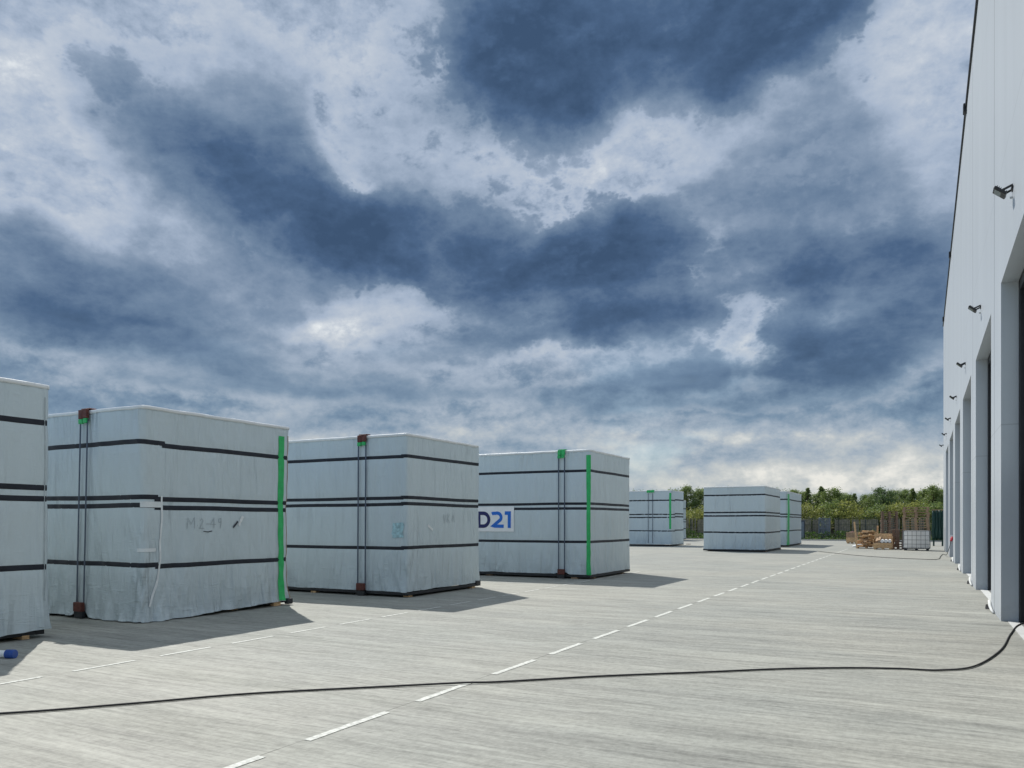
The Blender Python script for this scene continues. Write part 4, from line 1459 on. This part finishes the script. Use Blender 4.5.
# tall weeds in front of the fence: one mass nobody could count
wd = MB()
rw = random.Random(11)
for k in range(9000):
    x = rw.uniform(-45, 6)
    y = rw.uniform(82.9, 84.4) if rw.random() < 0.8 else rw.uniform(74, 83)
    hmax = (0.55 + 0.45 * noise.noise((x * 0.5, y * 0.3, 1))) if y > 82.8 else 0.25
    if -11.2 < x < -10.3 and y < 82.9:
        continue
    z = -0.12 + rw.random() * max(0.1, hmax) * 1.5
    leaf_quad(wd, Vector((x, y, z)), 0.22, rw, 0.3)
struct(wd.build('weeds_vegetation', M['weed']), 'stuff')


# ------------------------------------------------------------------ trees and shrubs behind the fence
def make_tree(seed, h, rad, kind, mat, n_leaf=2600, leaf=0.24):
    """trunk with limbs and a crown of leaf faces in clumps; kind 'spire', 'round' or 'loose'"""
    rng_ = random.Random(seed)
    tr, cr = MB(), MB()
    lean = (rng_.uniform(-0.15, 0.15), rng_.uniform(-0.15, 0.15))
    top = h * 0.93
    trunk = [Vector((lean[0] * (i / 6) ** 2 * h * 0.3 + 0.04 * rng_.uniform(-1, 1), lean[1] * (i / 6) ** 2 * h * 0.3, top * i / 6)) for i in range(7)]
    tr.tube(trunk, [0.11 * h / 5 * (1 - 0.85 * i / 6) + 0.012 for i in range(7)], 8)
    clumps = []
    n_l = 34 if kind != 'spire' else 40
    for k in range(n_l):
        t_ = 0.14 + 0.86 * (k + rng_.random()) / n_l
        if kind == 'spire':
            r_ = rad * (1.03 - t_) ** 0.95 * rng_.uniform(0.55, 1.1)
        elif kind == 'round':
            r_ = rad * math.sqrt(max(0.05, 1 - ((t_ - 0.58) / 0.46) ** 2)) * rng_.uniform(0.45, 1.0)
        else:
            r_ = rad * (math.sin(min(1, t_ * 1.02) * math.pi) ** 0.6 + 0.15) * rng_.uniform(0.35, 1.15)
        az = rng_.uniform(0, 6.28)
        base = trunk[min(6, int(t_ * 0.8 * 6))]
        tip = Vector((math.cos(az) * r_ + trunk[min(6, int(t_ * 6))].x, math.sin(az) * r_, h * t_))
        if k % 2 == 0 and r_ > 0.25:
            mid = (base + tip) / 2 + Vector((0, 0, 0.12))
            tr.tube([base, mid, tip], [0.035, 0.022, 0.008], 5)
        clumps.append((tip, rng_.uniform(0.34, 0.58) * (rad / 1.3) * (1.0 if kind != 'spire' else 0.95 * (1.15 - t_ * 0.85))))
    per = n_leaf // len(clumps)
    for c_, s_ in clumps:
        for q in range(per):
            d = Vector((rng_.gauss(0, 1), rng_.gauss(0, 1), rng_.gauss(0, 0.75)))
            p = c_ + d * s_ * 0.62
            if p.z < 0.2:
                continue
            leaf_quad(cr, p, leaf * rng_.uniform(0.7, 1.2), rng_, 0.4)
    return tr, cr


PROTO = {}
def plant(key, spec, name, label, cat, loc, rz, scale, group):
    if key not in PROTO:
        tr, cr = make_tree(*spec)
        t = thing(name, label, cat, (0, 0, 0), group)
        tr.build('trunk', M['bark'], t, True)
        cr.build('crown', spec[4], t)
        PROTO[key] = t
        t.location = loc
        t.rotation_euler = (0, 0, rz)
        t.scale = scale
        return t
    c = copy_tree(PROTO[key], loc, rz, scale)
    c.name = name
    tag(c, label, cat, group)
    return c

SPECS = {
    'spireA': (21, 5.0, 1.55, 'spire', M['leafmid'], 4200, 0.24),
    'spireB': (22, 5.0, 1.35, 'spire', M['leafmid'], 4000, 0.23),
    'roundA': (23, 5.0, 1.55, 'round', M['leafdark'], 5200, 0.24),
    'looseA': (24, 5.0, 1.6, 'loose', M['leafmid'], 5200, 0.25),
    'looseB': (25, 5.0, 1.5, 'loose', M['leafmid'], 5000, 0.25),
    'shrubA': (26, 3.0, 1.5, 'loose', M['leafpale'], 2400, 0.22),
    'shrubB': (27, 3.0, 1.4, 'round', M['leafpale'], 2200, 0.22),
    'shrubC': (28, 3.0, 1.4, 'loose', M['leafmid'], 2200, 0.22),
}
def bank_z(x, y):
    t_ = max(0, min(1, (y - 86.2) / 22))
    return -0.14 + 2.0 * math.sin(min(1, t_ * 2.4) * math.pi / 2) + 0.35 * noise.noise((x * 0.2, y * 0.3, 2)) * min(1, t_ * 4)

rt = random.Random(9)
NAMED = [
    # x, y, top height above the yard, proto, label or None
    (-25.5, 94, 5.6, 'looseB', 'ragged tree showing above the gap left of the plain banded module'),
    (-24.1, 95, 5.3, 'looseA', 'leafy tree close to the left side of the plain banded module'),
    (-11.8, 95, 5.3, 'spireB', 'pointed tree just right of the module half hidden behind the plain one'),
    (-10.4, 97, 5.5, 'spireA', 'narrow pointed tree above the blue-grey gate leaf'),
    (-9.1, 96, 5.1, 'looseA', 'bushy tree between the blue-grey gate leaf and the timber pile'),
    (-6.7, 96, 4.6, 'spireB', 'small pointed tree above the upright post of the offcut heap'),
    (-3.8, 92, 4.9, 'roundA', 'dark round-headed tree above the tall dark pallet stack'),
    (-2.8, 97, 4.8, 'looseA', 'bushy tree between the round-headed tree and the pallets on the container'),
    (-1.8, 98, 4.9, 'looseB', 'ragged tree just left above the pallets on the white container'),
    (-1.0, 95, 5.0, 'spireA', 'pointed tree rising behind the pallets on the white container'),
    (1.1, 94, 5.1, 'looseB', 'tall ragged tree beside the end of the warehouse'),
]
for x, y, top, key, lab in NAMED:
    z = bank_z(x, y) - 0.08
    s_ = (top + 0.25 - z) / 5.0
    wn = 'round_tree' if key.startswith('round') else ('pointed_tree' if key.startswith('spire') else 'loose_tree')
    plant(key, SPECS[key], wn, lab, 'tree', (x, y, z), rt.uniform(0, 6.28), (s_ * 1.05, s_ * 1.05, s_), 'trees behind the yard fence')
BELT = [(-27.8, 96, 5.45), (-22.5, 96, 5.45), (-21.0, 97, 5.55), (-19.3, 98, 5.45), (-17.6, 96, 5.25), (-16.0, 96, 5.35), (-14.6, 97, 5.05), (-13.4, 95.5, 5.15), (-12.6, 97, 4.95),
        (-11.0, 98, 4.75), (-9.7, 98.5, 4.65), (-8.3, 99, 4.80), (-7.5, 97, 4.55), (-5.7, 98, 4.55), (-4.9, 96.5, 4.55), (-3.0, 95, 4.45), (-0.2, 98, 4.75), (0.4, 96, 4.95), (2.3, 96, 5.05), (3.8, 97, 5.15), (5.6, 96, 5.15), (8, 97, 5.25), (-30, 95, 5.25), (-33, 97, 5.45)]
for i, (x, y, top) in enumerate(BELT):
    key = ('looseA', 'looseB', 'looseA')[i % 3]
    z = bank_z(x, y) - 0.08
    s_ = (top + 0.1 - z) / 5.0
    plant(key, SPECS[key], 'belt_tree', 'leafy tree filling the green belt between the taller trees behind the fence', 'tree',
          (x, y, z), rt.uniform(0, 6.28), (s_ * 1.2, s_ * 1.2, s_), 'trees filling the green belt')
x = -33.0
i = 0
while x < 8:
    y = rt.uniform(88.0, 91.0)
    key = ('shrubA', 'shrubB', 'shrubA', 'shrubC')[i % 4]
    z = bank_z(x, y) - 0.1
    top = 3.3 + rt.uniform(-0.55, 0.45)
    s_ = max(0.5, (top - z) / 3.0)
    plant(key, SPECS[key], 'shrub', 'yellow-green shrub in the row just behind the brown slatted fence', 'shrub',
          (x, y, z), rt.uniform(0, 6.28), (s_ * 1.15, s_ * 1.15, s_), 'shrubs in the row behind the fence')
    x += rt.uniform(0.9, 1.6)
    i += 1
